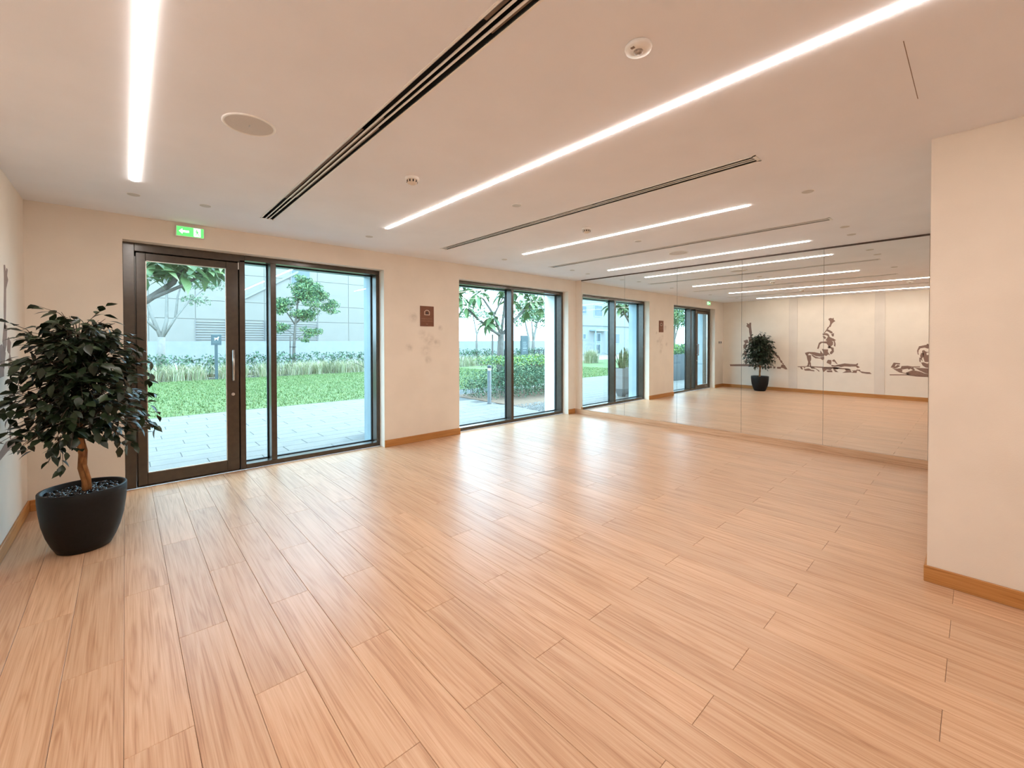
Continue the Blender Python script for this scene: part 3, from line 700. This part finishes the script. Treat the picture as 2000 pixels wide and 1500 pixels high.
# ================================================================== THE GARDEN
GZ = -.03
_lin = lin; k_ = .265
def lin(r, g, b): return tuple(x*k_ for x in _lin(r, g, b)[:3])+(1,)     # garden colours darkened to offset the strong sky light
PAVE = noisy('pale_paver', lin(150, 154, 152), lin(162, 165, 162), 6, .75, .2, 60, perobj=.05)
GROUT = noisy('grout', lin(112, 116, 116), lin(120, 124, 124), 10, .9)
LAWN = noisy('lawn_green', lin(104, 144, 72), lin(130, 166, 84), 3.2, .9, .8, 90, detail=8)
SOIL = noisy('planting_soil', lin(150, 124, 102), lin(176, 148, 122), 12, .95, .6, 60)
GROUND = noisy('far_ground', lin(196, 196, 186), lin(210, 210, 200), 2, .95)
g = MB().box((-60, WO, -.6), (80, 120, -.10)).build('ground', GROUND); tag(g, 'pale sandy ground beyond the garden', 'ground', kind='structure')
PB = 11.0
pv = MB().box((-12, WO, -.1), (9.6, PB, GZ-.008)).build('paving', GROUT); tag(pv, 'terrace of long pale pavers outside the windows', 'paving', kind='structure')
pw, pl_ = .30, .90
PM = None
c = .004
x_, y_ = pl_/2-.003, pw/2-.003
PM = rawmesh('paver', [(sx*x_, sy*y_, -.03) for sx, sy in ((-1,-1),(1,-1),(1,1),(-1,1))]+[(sx*x_, sy*y_, -c) for sx, sy in ((-1,-1),(1,-1),(1,1),(-1,1))]+[(sx*(x_-c), sy*(y_-c), 0) for sx, sy in ((-1,-1),(1,-1),(1,1),(-1,1))],
             [(8, 9, 10, 11)]+[(i+a, (i+1) % 4+a, (i+1) % 4+a+4, i+a+4) for a in (0, 4) for i in range(4)], PAVE)
cells = []
for r_i in range(int((PB-WO)/pw)):
    for k in range(-14, 11):
        x = k*pl_+(r_i*.37 % 1)*pl_; y = WO+pw*(r_i+.5)
        if -12+pl_/2 < x < 9.6-pl_/2 and not (x > 6.4 and y > 7.0 and x > 6.4+(9.2-y)*0.2): cells.append((x, y))
cells.sort(key=lambda q: (q[0]-2.8)**2*.35+(q[1]-6)**2)
for x, y in cells[:300]: link('paver', PM, pv, (x, y, GZ))
v, f = [], []
for x, y in cells[300:]:
    o0 = len(v); v += [(x+q.co.x, y+q.co.y, GZ+q.co.z) for q in PM.vertices]; f += [tuple(i+o0 for i in q.vertices) for q in PM.polygons]
if v: stuff(link('far_pavers', rawmesh('far_pavers', v, f, PAVE), pv))

lw = MB().box((-40, PB, -.1), (34, 20.6, GZ)).build('lawn', LAWN); tag(lw, 'mown green lawn beyond the terrace', 'lawn', kind='structure')
def blades(n, area, hmin, hmax, wd, lean, mats, name, label, cat, seed, z0=GZ, clump=None):
    r_ = np.random.default_rng(seed); x0, x1, y0, y1 = area
    if clump:
        cn = clump; cx = r_.uniform(x0, x1, cn); cy = r_.uniform(y0, y1, cn); ci = r_.integers(0, cn, n); X = cx[ci]+r_.normal(0, .10, n); Y = cy[ci]+r_.normal(0, .10, n)
    else: X = r_.uniform(x0, x1, n); Y = r_.uniform(y0, y1, n)
    hh = r_.uniform(hmin, hmax, n); a = r_.uniform(0, 6.283, n); ln = r_.uniform(.2, 1, n)*lean*hh
    v = np.zeros((n, 5, 3)); wx, wy = np.cos(a+1.57)*wd/2, np.sin(a+1.57)*wd/2
    v[:, 0] = np.stack([X-wx, Y-wy, np.full(n, z0)], 1); v[:, 1] = np.stack([X+wx, Y+wy, np.full(n, z0)], 1)
    mx, my = X+np.cos(a)*ln*.35, Y+np.sin(a)*ln*.35
    v[:, 2] = np.stack([mx+wx*.8, my+wy*.8, z0+hh*.65], 1); v[:, 3] = np.stack([mx-wx*.8, my-wy*.8, z0+hh*.65], 1)
    v[:, 4] = np.stack([X+np.cos(a)*ln, Y+np.sin(a)*ln, z0+hh], 1)
    f = []
    for i in range(n): o = i*5; f += [(o, o+1, o+2, o+3), (o+3, o+2, o+4)]
    me = bpy.data.meshes.new(name); me.from_pydata(v.reshape(-1, 3).tolist(), [], f)
    for m in mats: me.materials.append(m)
    if len(mats) > 1:
        pick = r_.integers(0, len(mats), n); me.polygons.foreach_set('material_index', np.repeat(pick, 2).astype(np.int32))
    o = link(name, me); tag(o, label, cat); stuff(o); return o
GB = [mat('blade_green', lin(138, 180, 92), .7), mat('blade_light', lin(160, 200, 106), .7), mat('blade_mid', lin(148, 190, 98), .7)]
blades(70000, (-6, 14, PB, 20.5), .025, .05, .014, .8, GB, 'lawn_blades', 'short grass blades along the near lawn edge', 'grass', 1)
k_ = .36
STRAW = [mat('straw', lin(236, 230, 180), .8), mat('straw_pale', lin(250, 246, 214), .8), mat('grass_olive', lin(206, 214, 160), .8), mat('grass_green', lin(184, 206, 146), .8)]
blades(16000, (-8, 24, 20.5, 21.6), .30, .72, .016, .8, STRAW, 'ornamental_grass', 'band of tall straw-coloured ornamental grass behind the lawn', 'grass', 2, clump=330)
k_ = .265
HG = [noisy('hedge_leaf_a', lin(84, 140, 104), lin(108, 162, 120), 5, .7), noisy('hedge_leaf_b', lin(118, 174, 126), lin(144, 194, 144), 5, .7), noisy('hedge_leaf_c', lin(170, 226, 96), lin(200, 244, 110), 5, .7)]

def foliage(centers, n, size, mats, seed, name, parent, zflat=1.0, droop=.3, sub=0):
    """many small pointed leaves scattered through ellipsoidal clusters: (x,y,z,rx,ry,rz)"""
    r_ = np.random.default_rng(seed); C = np.array(centers, float)
    if sub:
        C = np.repeat(C, sub, 0); dd = r_.normal(size=(len(C), 3)); dd /= np.linalg.norm(dd, axis=1)[:, None]
        C[:, :3] += dd*r_.uniform(.3, 1.0, len(C))[:, None]*C[:, 3:6]; C[:, 3:6] *= r_.uniform(.4, .75, len(C))[:, None]; C[:, 5] *= .85
    wgt = C[:, 3]*C[:, 4]*C[:, 5]; wgt = wgt/wgt.sum()
    ci = r_.choice(len(C), n, p=wgt)
    d = r_.normal(size=(n, 3)); d /= np.linalg.norm(d, axis=1)[:, None]; rad = r_.uniform(.35, 1, n)**.6
    P = C[ci, :3]+d*rad[:, None]*C[ci, 3:6]
    a = r_.normal(size=(n, 3)); a[:, 2] = a[:, 2]*zflat-droop; a /= np.linalg.norm(a, axis=1)[:, None]
    b = np.cross(a, r_.normal(size=(n, 3))); b /= np.linalg.norm(b, axis=1)[:, None]
    s = size*r_.uniform(.7, 1.3, n)[:, None]
    v = np.zeros((n, 4, 3)); v[:, 0] = P-a*s*.5; v[:, 1] = P+b*s*.22; v[:, 2] = P+a*s*.5; v[:, 3] = P-b*s*.22
    me = bpy.data.meshes.new(name); me.from_pydata(v.reshape(-1, 3).tolist(), [], [(4*i, 4*i+1, 4*i+2, 4*i+3) for i in range(n)])
    for m in mats: me.materials.append(m)
    me.polygons.foreach_set('material_index', r_.integers(0, len(mats), n).astype(np.int32))
    o = link(name, me, parent); stuff(o); return o

# low hedge behind the grasses
o = thing('low_hedge', 'low dark green hedge running behind the straw grasses', 'hedge', (0, 22.1, GZ))
foliage([(x, ru(-.2, .3), .50+ru(-.05, .08), .42, .40, .52) for x in np.arange(-6, 24, .5)], 13000, .13, HG[:2], 5, 'foliage', o)
MB().box((-6, -.15, 0), (24, .2, .1)).build('soil', SOIL, o)

# ---- big pale building with louvres, boundary plinth
PANELM = noisy('pale_panel', lin(232, 222, 208), lin(237, 227, 213), 2, .8, perobj=.025)
JOINT = noisy('panel_joint', lin(222, 213, 200), lin(227, 218, 205), 2, .8)
LOUV = noisy('louvre_grey', lin(218, 212, 208), lin(226, 220, 214), 3, .6)
BY = 30.0
RENDERG = noisy('pale_garden_render', lin(236, 240, 240), lin(244, 246, 246), 4, .85, .1, 150)
pn = struct('garden_wall', MB().box((-9, 27.2, -.1), (44, 27.5, 1.5)), RENDERG, 'long low white boundary wall behind the hedge', 'wall')
bd = thing('pale_building', 'tall pale panelled building with grey louvres behind the garden', 'building', (6, BY, -.1))
MB().box((-13, .03, 0), (7.4, 8, 11)).build('core', JOINT, bd)
cols = [-7.0, -5.05, -3.02, -1.55, .45, 3.62, 5.7, 7.26]; rows = [0, 1.5, 2.87, 3.95, 5.6, 7.4, 9.2, 11]
for i in range(len(cols)-1):
    for j in range(len(rows)-1):
        if j == 1 and i in (2, 3, 4): continue
        MB().bbox((cols[i]+.015, 0, rows[j]+.015), (cols[i+1]-.015, .1, rows[j+1]-.015), .008).build('panel', PANELM, bd)
for (x0, x1) in ((-3.02, -1.58), (-1.52, .40), (.50, 3.58)):
    l = MB()
    for k in range(9):
        z = 1.56+k*.145
        l.add([(x0, -.02, z), (x1, -.02, z), (x1, .075, z+.075), (x0, .075, z+.075), (x0, -.01, z+.02), (x1, -.01, z+.02), (x1, .078, z+.092), (x0, .078, z+.092)], [(0,1,2,3),(7,6,5,4),(0,4,5,1),(2,6,7,3),(0,3,7,4),(1,5,6,2)])
    l.box((x0-.03, -.03, 1.52), (x0, .1, 2.9)).box((x1, -.03, 1.52), (x1+.03, .1, 2.9))
    l.build('louvre', LOUV, bd)
rmp = MB(); rmp.prism([(-.6, 4.28), (-.6, 4.16), (2.4, 6.05), (2.4, 6.2)], 'Y', -.1, .0); rmp.build('ramp_edge', RENDERG, bd)
for (x0, x1, z0, z1) in ((1.95, 3.2, 5.3, 6.6), (-2.4, -1.0, 7.6, 9.0), (4.0, 5.2, 7.6, 9.0)):
    q = MB().box((x0, -.03, z0), (x1, .02, z1)).build('window', LOUV, bd); MB().box((x0+.08, -.04, z0+.08), (x1-.08, -.029, z1-.08)).build('pane', noisy('far_pane', lin(150, 170, 182), lin(160, 180, 190), 2, .2), q)

# ---- small white house seen in the mirror through the far window
hs = thing('white_house', 'white house with canopied entrance and small windows across the lawn', 'house', (-27, 30, -.1))
MB().box((-9, 0, 0), (4.2, 7, 8.2)).build('wall', RENDERG, hs)
MB().box((-1.35, -.9, 2.72), (1.45, .0, 2.86)).build('canopy', CLAD, hs)
MB().box((-1.25, -.8, 0), (-1.13, -.68, 2.72)).build('post', CLAD, hs); MB().box((1.23, -.8, 0), (1.35, -.68, 2.72)).build('post', CLAD, hs)
for x0, x1, z0, z1 in ((-.7, .62, 1.45, 2.5), (2.15, 2.75, 1.75, 2.45), (-4.6, -3.2, 1.2, 2.5), (2.0, 3.0, 4.6, 5.6), (-1.0, .6, 4.4, 5.8), (-.6, .6, 0, 1.25)):
    q = MB().box((x0, -.06, z0), (x1, .02, z1)).build('window', CLAD, hs); MB().box((x0+.09, -.07, z0+.09), (x1-.09, -.055, z1-.09)).build('pane', noisy('house_pane', lin(112, 140, 154), lin(126, 152, 164), 2, .15), q)
MB().box((-9.2, -.15, 3.35), (4.4, .02, 3.5)).build('cornice', RENDERG, hs)
MB().box((-9.2, -.2, 8.1), (4.4, .02, 8.35)).build('cornice', RENDERG, hs)

# ---- dog notice
o = thing('garden_sign', 'small grey-blue dog notice on a post in the hedge', 'sign', (2.68, 20.4, GZ))
SG = noisy('sign_slate', lin(96, 124, 132), lin(104, 132, 140), 10, .5)
MB().bbox((-.05, -.03, 0), (.05, .03, 1.4), .004).build('post', SG, o)
bdp = MB().bbox((-.17, -.045, 1.38), (.17, -.03, 1.80), .004).build('board', SG, o)
MB().prism([(-.055, 1.56), (-.05, 1.64), (-.09, 1.67), (-.05, 1.66), (.04, 1.66), (.06, 1.71), (.09, 1.70), (.085, 1.67), (.065, 1.65), (.06, 1.56), (.045, 1.56), (.04, 1.61), (-.03, 1.61), (-.04, 1.56)], 'Y', -.049, -.044).build('dog_pictogram', WHITEM, bdp)
for z in (1.52, 1.49, 1.46): MB().box((-.12, -.049, z), (.12, -.044, z+.012)).build('print_line', noisy('sign_pale', lin(150, 172, 178), lin(156, 178, 184), 10, .5), bdp)
MB().box((-.10, -.049, 1.755), (.10, -.044, 1.77)).build('print_line', noisy('sign_pale2', lin(150, 172, 178), lin(156, 178, 184), 10, .5), bdp)

# ---- trees
TB = noisy('pale_bark', lin(208, 200, 190), lin(228, 222, 212), 8, .9, .4, 30)
TBD = noisy('grey_bark', lin(160, 150, 138), lin(186, 176, 164), 8, .9, .4, 30)
TL = [noisy('tree_leaf_a', lin(134, 192, 128), lin(156, 210, 140), 4, .7), noisy('tree_leaf_b', lin(176, 226, 138), lin(200, 240, 150), 4, .7), noisy('tree_leaf_c', lin(112, 168, 128), lin(134, 188, 142), 4, .7)]
TF = [noisy('feather_leaf_a', lin(176, 212, 166), lin(194, 226, 182), 4, .7), noisy('feather_leaf_b', lin(204, 234, 190), lin(220, 244, 204), 4, .7)]
def tree(name, label, base, stems, clusters, n, size, leafm, bark, seed, group='garden trees'):
    o = thing(name, label, 'tree', base, group)
    tb = MB()
    for pts, r0, r1 in stems:
        k = len(pts); tb.tube(pts, [r0+(r1-r0)*i/(k-1) for i in range(k)], 8)
    tb.build('trunk', bark, o, True)
    foliage(clusters, n, size, leafm, seed, 'foliage', o, sub=9); return o
# multi-stemmed feathery tree left (base in hedge)
st = [([(0, 0, 0), (.02, 0, .9), (.06, 0, 1.7)], .17, .12), ([(.06, 0, 1.6), (-.25, .1, 2.6), (-.45, .1, 3.4), (-.6, .1, 4.4)], .085, .03), ([(.06, 0, 1.6), (.22, 0, 2.4), (.24, .1, 3.3), (.15, 0, 4.6)], .08, .03),
      ([(.1, 0, 1.7), (.5, -.1, 2.5), (.95, 0, 3.2), (1.6, 0, 3.9)], .055, .015), ([(-.1, 0, 2.0), (-.6, 0, 2.6), (-1.0, 0, 3.2)], .06, .02), ([(.5, -.1, 2.5), (.6, .2, 3.4), (.8, .2, 4.2)], .05, .02)]
tree('feathery_tree', 'pale multi-stemmed tree with feathery leaves behind the hedge', (1.05, 22.4, GZ), st,
     [(-.6, 0, 4.6, .9, .7, .6), (.3, 0, 4.9, .9, .7, .6), (1.6, 0, 4.0, .6, .5, .35), (1.2, 0, 3.3, .5, .4, .3), (-1.2, 0, 3.4, .5, .4, .4), (.9, .3, 4.4, .6, .5, .4), (2.2, 0, 4.5, .6, .4, .35)], 5200, .13, TF, TB, 21)
# young staked tree
yt = tree('young_tree', 'young bright green tree tied to a stake before the building', (6.05, 22.4, GZ),
     [([(0, 0, 0), (.02, 0, 1.2), (.08, 0, 2.2), (.2, 0, 3.4), (.3, 0, 4.2)], .085, .025), ([(.1, 0, 2.3), (-.4, 0, 3.1), (-.7, 0, 3.6)], .035, .012), ([(.12, 0, 2.4), (.8, 0, 3.2), (1.6, 0, 3.6)], .04, .012), ([(.05, 0, 1.6), (.6, -.1, 2.0)], .02, .01), ([(.05, 0, 1.8), (-.5, .1, 2.3)], .02, .01)],
     [(-.45, 0, 3.25, .6, .5, .45), (.3, 0, 3.9, .75, .6, .6), (1.0, 0, 3.65, .75, .6, .5), (1.75, 0, 3.3, .55, .45, .35), (.55, 0, 3.0, .7, .5, .4), (-.6, 0, 2.15, .45, .4, .25), (.75, -.1, 2.0, .45, .4, .28), (.45, -.1, 1.6, .25, .2, .16), (.4, 0, 4.45, .5, .4, .35)], 10500, .12, TL, TBD, 22)
MB().tube([(-.16, 0, 0), (-.14, 0, 1.75)], .03, 8).build('stake', TBD, yt); MB().tube([(-.2, -.06, 1.25), (.1, -.1, 1.25)], .014, 6).build('tie', BLACKP, yt)

# plumeria (big paddle leaves in rosettes)
PLM = noisy('plumeria_leaf', lin(120, 166, 104), lin(166, 204, 124), 3, .45, perobj=.28)
PLEAF = leaf_mesh(.40, .125, PLM, .35, .12, 'leaf')
def plumeria(name, label, base, stems, rosettes, seed, nl=11, sc=1.0, stake=False):
    o = thing(name, label, 'tree', base, 'garden trees'); tb = MB(); r_ = random.Random(seed)
    for pts, r0, r1 in stems:
        k = len(pts); tb.tube(pts, [r0+(r1-r0)*i/(k-1) for i in range(k)], 9)
    tb.build('trunk', TBD, o, True)
    for (x, y, z) in rosettes:
        for k in range(nl):
            a = k*2.4+r_.uniform(-.3, .3); el = r_.uniform(-.75, .55)
            d = Vector((math.cos(a)*math.cos(el), math.sin(a)*math.cos(el), math.sin(el)))
            q = link('leaf', PLEAF, o); q.matrix_local = leaf_matrix(Vector((x, y, z))+d*.03, d, r_.uniform(-.4, .4)) @ Matrix.Scale(sc*r_.uniform(.75, 1.15), 4)
    if stake:
        MB().tube([(-.42, -.1, 0), (-.36, -.05, 1.75)], .03, 8).build('stake', TBD, o); MB().tube([(.30, .1, 0), (.27, .05, 1.2)], .02, 8).build('stake', BLACKP, o)
    return o
plumeria('plumeria_tree', 'plumeria with broad leaves hanging over the glass door from the left', (-1.05, 8.9, GZ),
         [([(0, 0, 0), (.05, 0, .9), (.2, -.05, 1.4)], .10, .08), ([(.2, -.05, 1.4), (.8, -.3, 1.85), (1.3, -.4, 2.15), (1.62, -.4, 2.45), (1.75, -.4, 2.75)], .07, .03), ([(.2, -.05, 1.4), (.1, .2, 2.2), (.3, .3, 2.9)], .06, .03),
          ([(1.3, -.4, 2.15), (1.75, -.5, 2.42), (2.0, -.5, 2.62)], .03, .018), ([(.8, -.3, 1.85), (1.1, -.2, 2.5), (1.25, -.2, 2.85)], .04, .02)],
         [(1.75, -.4, 2.78), (2.05, -.5, 2.66), (1.28, -.2, 2.85), (.3, .3, 3.0), (1.55, -.1, 2.90), (2.20, -.35, 2.86), (1.40, -.55, 2.70), (1.85, -.2, 2.95), (1.72, -.55, 2.56), (.9, -.3, 2.75), (1.95, -.6, 2.85), (1.5, -.6, 2.82), (2.1, -.1, 2.80), (1.3, -.5, 2.5)], 31, 12)
plumeria('plumeria_tree', 'staked plumeria with forked branches behind the clipped hedge', (9.46, 11.0, GZ),
         [([(0, 0, 0), (.02, 0, .9), (.06, 0, 1.75)], .13, .11), ([(.06, 0, 1.7), (-.45, 0, 1.95), (-.95, 0, 2.25), (-1.35, 0, 2.55)], .06, .03), ([(.06, 0, 1.7), (-.25, 0, 2.4), (-.7, .1, 3.0)], .055, .03), ([(.06, 0, 1.7), (.2, 0, 2.6), (.25, 0, 3.2)], .055, .03),
          ([(.06, 0, 1.7), (.6, 0, 2.2), (1.1, 0, 2.6), (1.7, 0, 2.9)], .06, .03), ([(-.45, 0, 1.95), (-.75, -.2, 2.1)], .03, .02), ([(.6, 0, 2.2), (.7, .2, 2.9)], .04, .02), ([(-.25, 0, 2.4), (-.1, -.3, 3.0)], .03, .02)],
         [(-1.4, 0, 2.62), (-1.65, 0, 2.95), (-1.1, -.1, 3.05), (-.75, -.25, 2.12), (-.55, -.3, 2.32), (-.7, .1, 3.15), (-.1, -.3, 3.15), (.25, 0, 3.35), (.6, -.2, 3.2), (1.0, 0, 3.3), (1.35, -.1, 2.95), (1.75, 0, 3.0), (1.6, .1, 3.35), (2.1, 0, 2.75), (2.1, 0, 3.25), (.7, .2, 3.0), (-1.9, .1, 3.2), (1.2, -.1, 2.6), (-1.5, .1, 3.45), (-.4, 0, 3.5), (.4, .1, 3.6), (1.1, .1, 3.7)], 32, 13, 1.3, True)
# small far trees
tree('slender_tree', 'slender bare-stemmed tree beyond the straw grass, left of the plumeria trunk', (17.4, 22.6, GZ), [([(0, 0, 0), (0, 0, 2.0), (-.3, 0, 3.2)], .09, .03), ([(0, 0, 1.9), (.5, 0, 3.0)], .05, .02)], [(-.6, 0, 3.4, .9, .6, .5), (.5, 0, 3.4, .8, .6, .5)], 900, .16, TF, TB, 23)
tree('shade_tree', 'pale green tree seen above the clipped hedge beside the slate totem', (22.7, 22.6, GZ), [([(0, 0, 0), (.1, 0, 1.6), (.5, 0, 3.0)], .16, .06), ([(-.5, 0, 0), (-.4, 0, 1.7), (-.8, 0, 3.0)], .14, .05), ([(.1, 0, 1.5), (-.1, 0, 3.0)], .1, .04)], [(-.9, 0, 3.4, 1.2, .8, .7), (.7, 0, 3.5, 1.2, .8, .8), (0, 0, 4.3, 1.4, .9, .8)], 3200, .18, TL, TB, 24)
tree('broad_tree', 'broad green tree seen in the mirror through the door glass', (-14.0, 14.0, GZ), [([(0, 0, 0), (.05, 0, 1.5), (-.1, 0, 3.0)], .12, .06), ([(.05, 0, 1.4), (.6, 0, 2.6)], .06, .03), ([(.05, 0, 1.4), (-.6, 0, 2.7)], .06, .03)], [(0, 0, 3.4, 1.5, 1.2, .9), (.8, 0, 2.9, 1.0, .9, .6), (-.9, 0, 2.9, 1.0, .9, .6)], 4500, .15, TL, TBD, 25)

# ---- clipped hedge, bollard, gravel and soil by the far window
so = struct('planting_bed', MB().box((6.75, 7.1, -.1), (16, 9.9, GZ+.008)), SOIL, 'bare brown soil bed under the clipped hedge', 'soil')
hd_ = thing('clipped_hedge', 'dense clipped green hedge outside the far window', 'hedge', (8.4, 9.0, GZ))
cl = [(x, y, z, .34, .34, .30) for x in np.arange(-1.35, 5.2, .42) for y in (-.75, -.3, .2, .55) for z in (.22, .46, .74) if not (x < -.9 and (y < -.4 or z > .5))]
foliage(cl, 24000, .062, HG[:2], 41, 'foliage', hd_)
foliage([(x, y, .98, .36, .34, .14) for x in np.arange(-.75, 5.2, .42) for y in (-.7, -.3, .2, .55)], 6500, .07, HG[1:], 42, 'lit_top_foliage', hd_)  # hedge top gets brighter leaf greens, light from above put into the colour
hb = MB(); r_ = random.Random(5)
for k in range(90):
    x, y = r_.uniform(-1.5, 5), r_.uniform(-.9, .7); hb.tube([(x, y, 0), (x+r_.uniform(-.12, .12), y+r_.uniform(-.12, .12), .5)], [.010, .004], 5)
hb.build('stems', TBD, hd_)
o = thing('bollard_light', 'slim grey bollard lamp standing before the clipped hedge', 'bollard', (6.56, 8.02, GZ))
BOL = noisy('bollard_grey', lin(98, 116, 124), lin(106, 124, 132), 10, .45)
MB().lathe([(.055, 0), (.055, .012), (.047, .014), (.047, .80)], 24).build('post', BOL, o, True)
MB().lathe([(.040, .80), (.040, .87)], 24).build('lens', WHITEM, o, True)
MB().lathe([(.047, .87), (.049, .875), (.049, .925), (.044, .935)], 24).build('cap', BOL, o, True)
gv = MB(); r_ = random.Random(9)
for k in range(2600):
    x, y = r_.uniform(6.5, 9.4), r_.uniform(6.25, 7.5)
    if y > 7.42-(x-6.5)*.05 or x < 6.62+(y-6.3)*.12: continue
    s1 = r_.uniform(.014, .028); a = r_.uniform(0, 6.28); cc, ss = math.cos(a)*s1, math.sin(a)*s1; z = GZ+.004
    gv.add([(x+cc, y+ss, z), (x-ss*.7, y+cc*.7, z), (x-cc, y-ss, z), (x+ss*.7, y-cc*.7, z), (x+cc*.3, y+ss*.3, z+s1*.8)], [(0, 1, 4), (1, 2, 4), (2, 3, 4), (3, 0, 4)])
GRV = noisy('gravel_grey', lin(150, 156, 156), lin(214, 218, 216), 24, .8)
stuff(tag(gv.build('gravel', GRV), 'grey gravel strip between far window and hedge', 'gravel'))
# totem and red utility box far behind the hedge
o = thing('totem_sign', 'tall slate totem sign beyond the clipped hedge', 'sign', (19.5, 20.2, GZ))
MB().bbox((-.31, -.06, 0), (.31, .06, 1.88), .01).build('slab', SG, o)
for k, z in enumerate((1.05, 1.17, 1.29, 1.41, 1.0, .86)): MB().box((-.18, -.066, z), (.18-.05*(k % 2), -.059, z+.05)).build('print_line', noisy('totem_pale%d' % k, lin(190, 206, 210), lin(200, 214, 216), 10, .5), o)
o = thing('utility_box', 'red box inside a dark frame beyond the clipped hedge', 'utility box', (18.4, 18.0, GZ))
MB().bbox((-.36, -.2, 0), (.36, .2, .66), .02).build('box', noisy('red_paint', lin(196, 96, 78), lin(206, 106, 86), 5, .6), o)
fr = MB()
for x in (-.4, 0, .4): fr.box((x-.025, -.26, 0), (x+.025, -.21, .98))
fr.box((-.425, -.26, .93), (.425, -.21, .98)).box((-.425, -.26, .62), (.425, -.21, .66)); fr.build('frame', noisy('frame_slate', lin(70, 88, 92), lin(78, 96, 100), 5, .5), o)

# ---- tall planters with snake plants on the terrace
PLT = noisy('grey_planter', lin(186, 192, 196), lin(196, 202, 206), 6, .6)
SNK = noisy('snake_leaf', lin(88, 118, 70), lin(170, 182, 116), 14, .45, stretch=(1, 1, 3), perobj=.2)
def snake_leaf(ln, wd, bend):
    v = []; n = 7
    for i in range(n+1):
        t = i/n; q = (1-.35*abs(t-.4)/.6) if t < .8 else max(0, (1-t)/.2)*.75
        x, z = bend*t*t*ln, t*ln*(1-.25*abs(bend)*t)
        v += [(x, -q*wd/2, z), (x-.006, 0, z), (x, q*wd/2, z)]
    f = []
    for i in range(n): a, b = 3*i, 3*i+3; f += [(a, a+1, b+1, b), (a+1, a+2, b+2, b+1)]
    return rawmesh('leaf', v, f, SNK, True)
SL = [snake_leaf(.62, .075, b) for b in (.05, .25, .5, .85)]
def planter(loc_, label, seed, extra=()):
    o = thing('planter', label, 'planter', loc_, 'tall grey planters on the terrace'); r_ = random.Random(seed)
    hexr = lambda r, z: [(r*math.cos(math.pi/3*k+.3), r*math.sin(math.pi/3*k+.3), z) for k in range(6)]
    v = hexr(.11, 0)+hexr(.215, .22)+hexr(.20, .78)+hexr(.18, .78)+hexr(.175, .72)
    f = [tuple(range(5, -1, -1))]+[(i*6+k, i*6+(k+1) % 6, i*6+6+(k+1) % 6, i*6+6+k) for i in range(4) for k in range(6)]
    link('pot', rawmesh('pot', v, f, PLT), o)
    MB().lathe([(.0, .735), (.165, .735)], 6, cap0=False, cap1=False).build('soil', SOIL, o)
    for k in range(13):
        a = k*2.4; r = r_.uniform(.02, .12); q = link('leaf', SL[min(3, int(abs(r_.gauss(0, 1.3))))], o)
        q.location = (r*math.cos(a), r*math.sin(a), .735); q.rotation_euler = (0, 0, a+r_.uniform(-.4, .4)); s = r_.uniform(.7, 1.1); q.scale = (s, s, s)
    for a, s, kx in extra:
        q = link('leaf', SL[kx], o); q.location = (.05*math.cos(a), .05*math.sin(a), .735); q.rotation_euler = (0, 0, a); q.scale = (s, s, s)
planter((3.70, 6.62, GZ), 'tall faceted grey planter of upright leaves seen in the mirror', 51)
planter((3.16, 6.70, GZ), 'grey planter behind the pier whose leaves poke past the window jamb', 52, ((math.pi*.98, 1.05, 3), (math.pi*1.06, .95, 2)))
# hedge in a box, seen in the mirror through the door
o = thing('hedge_box', 'dark timber box planted with a green hedge left of the door outside', 'planter', (-2.4, 8.1, GZ))
MB().bbox((-1.1, -.3, 0), (.9, .3, 1.0), .01).build('box', noisy('slate_box', lin(86, 92, 94), lin(104, 110, 112), 8, .7, stretch=(6, 6, .5)), o)
foliage([(x, 0, 1.18, .26, .32, .26) for x in np.arange(-1.0, .95, .2)], 2600, .075, HG, 61, 'foliage', o)
# straw tuft on the lawn seen in the mirror
blades(900, (-10.5, -9.5, 17.7, 18.3), .5, 1.05, .016, .75, STRAW, 'grass_tuft', 'round straw-coloured grass tuft at the lawn edge before the white house', 'grass', 71)
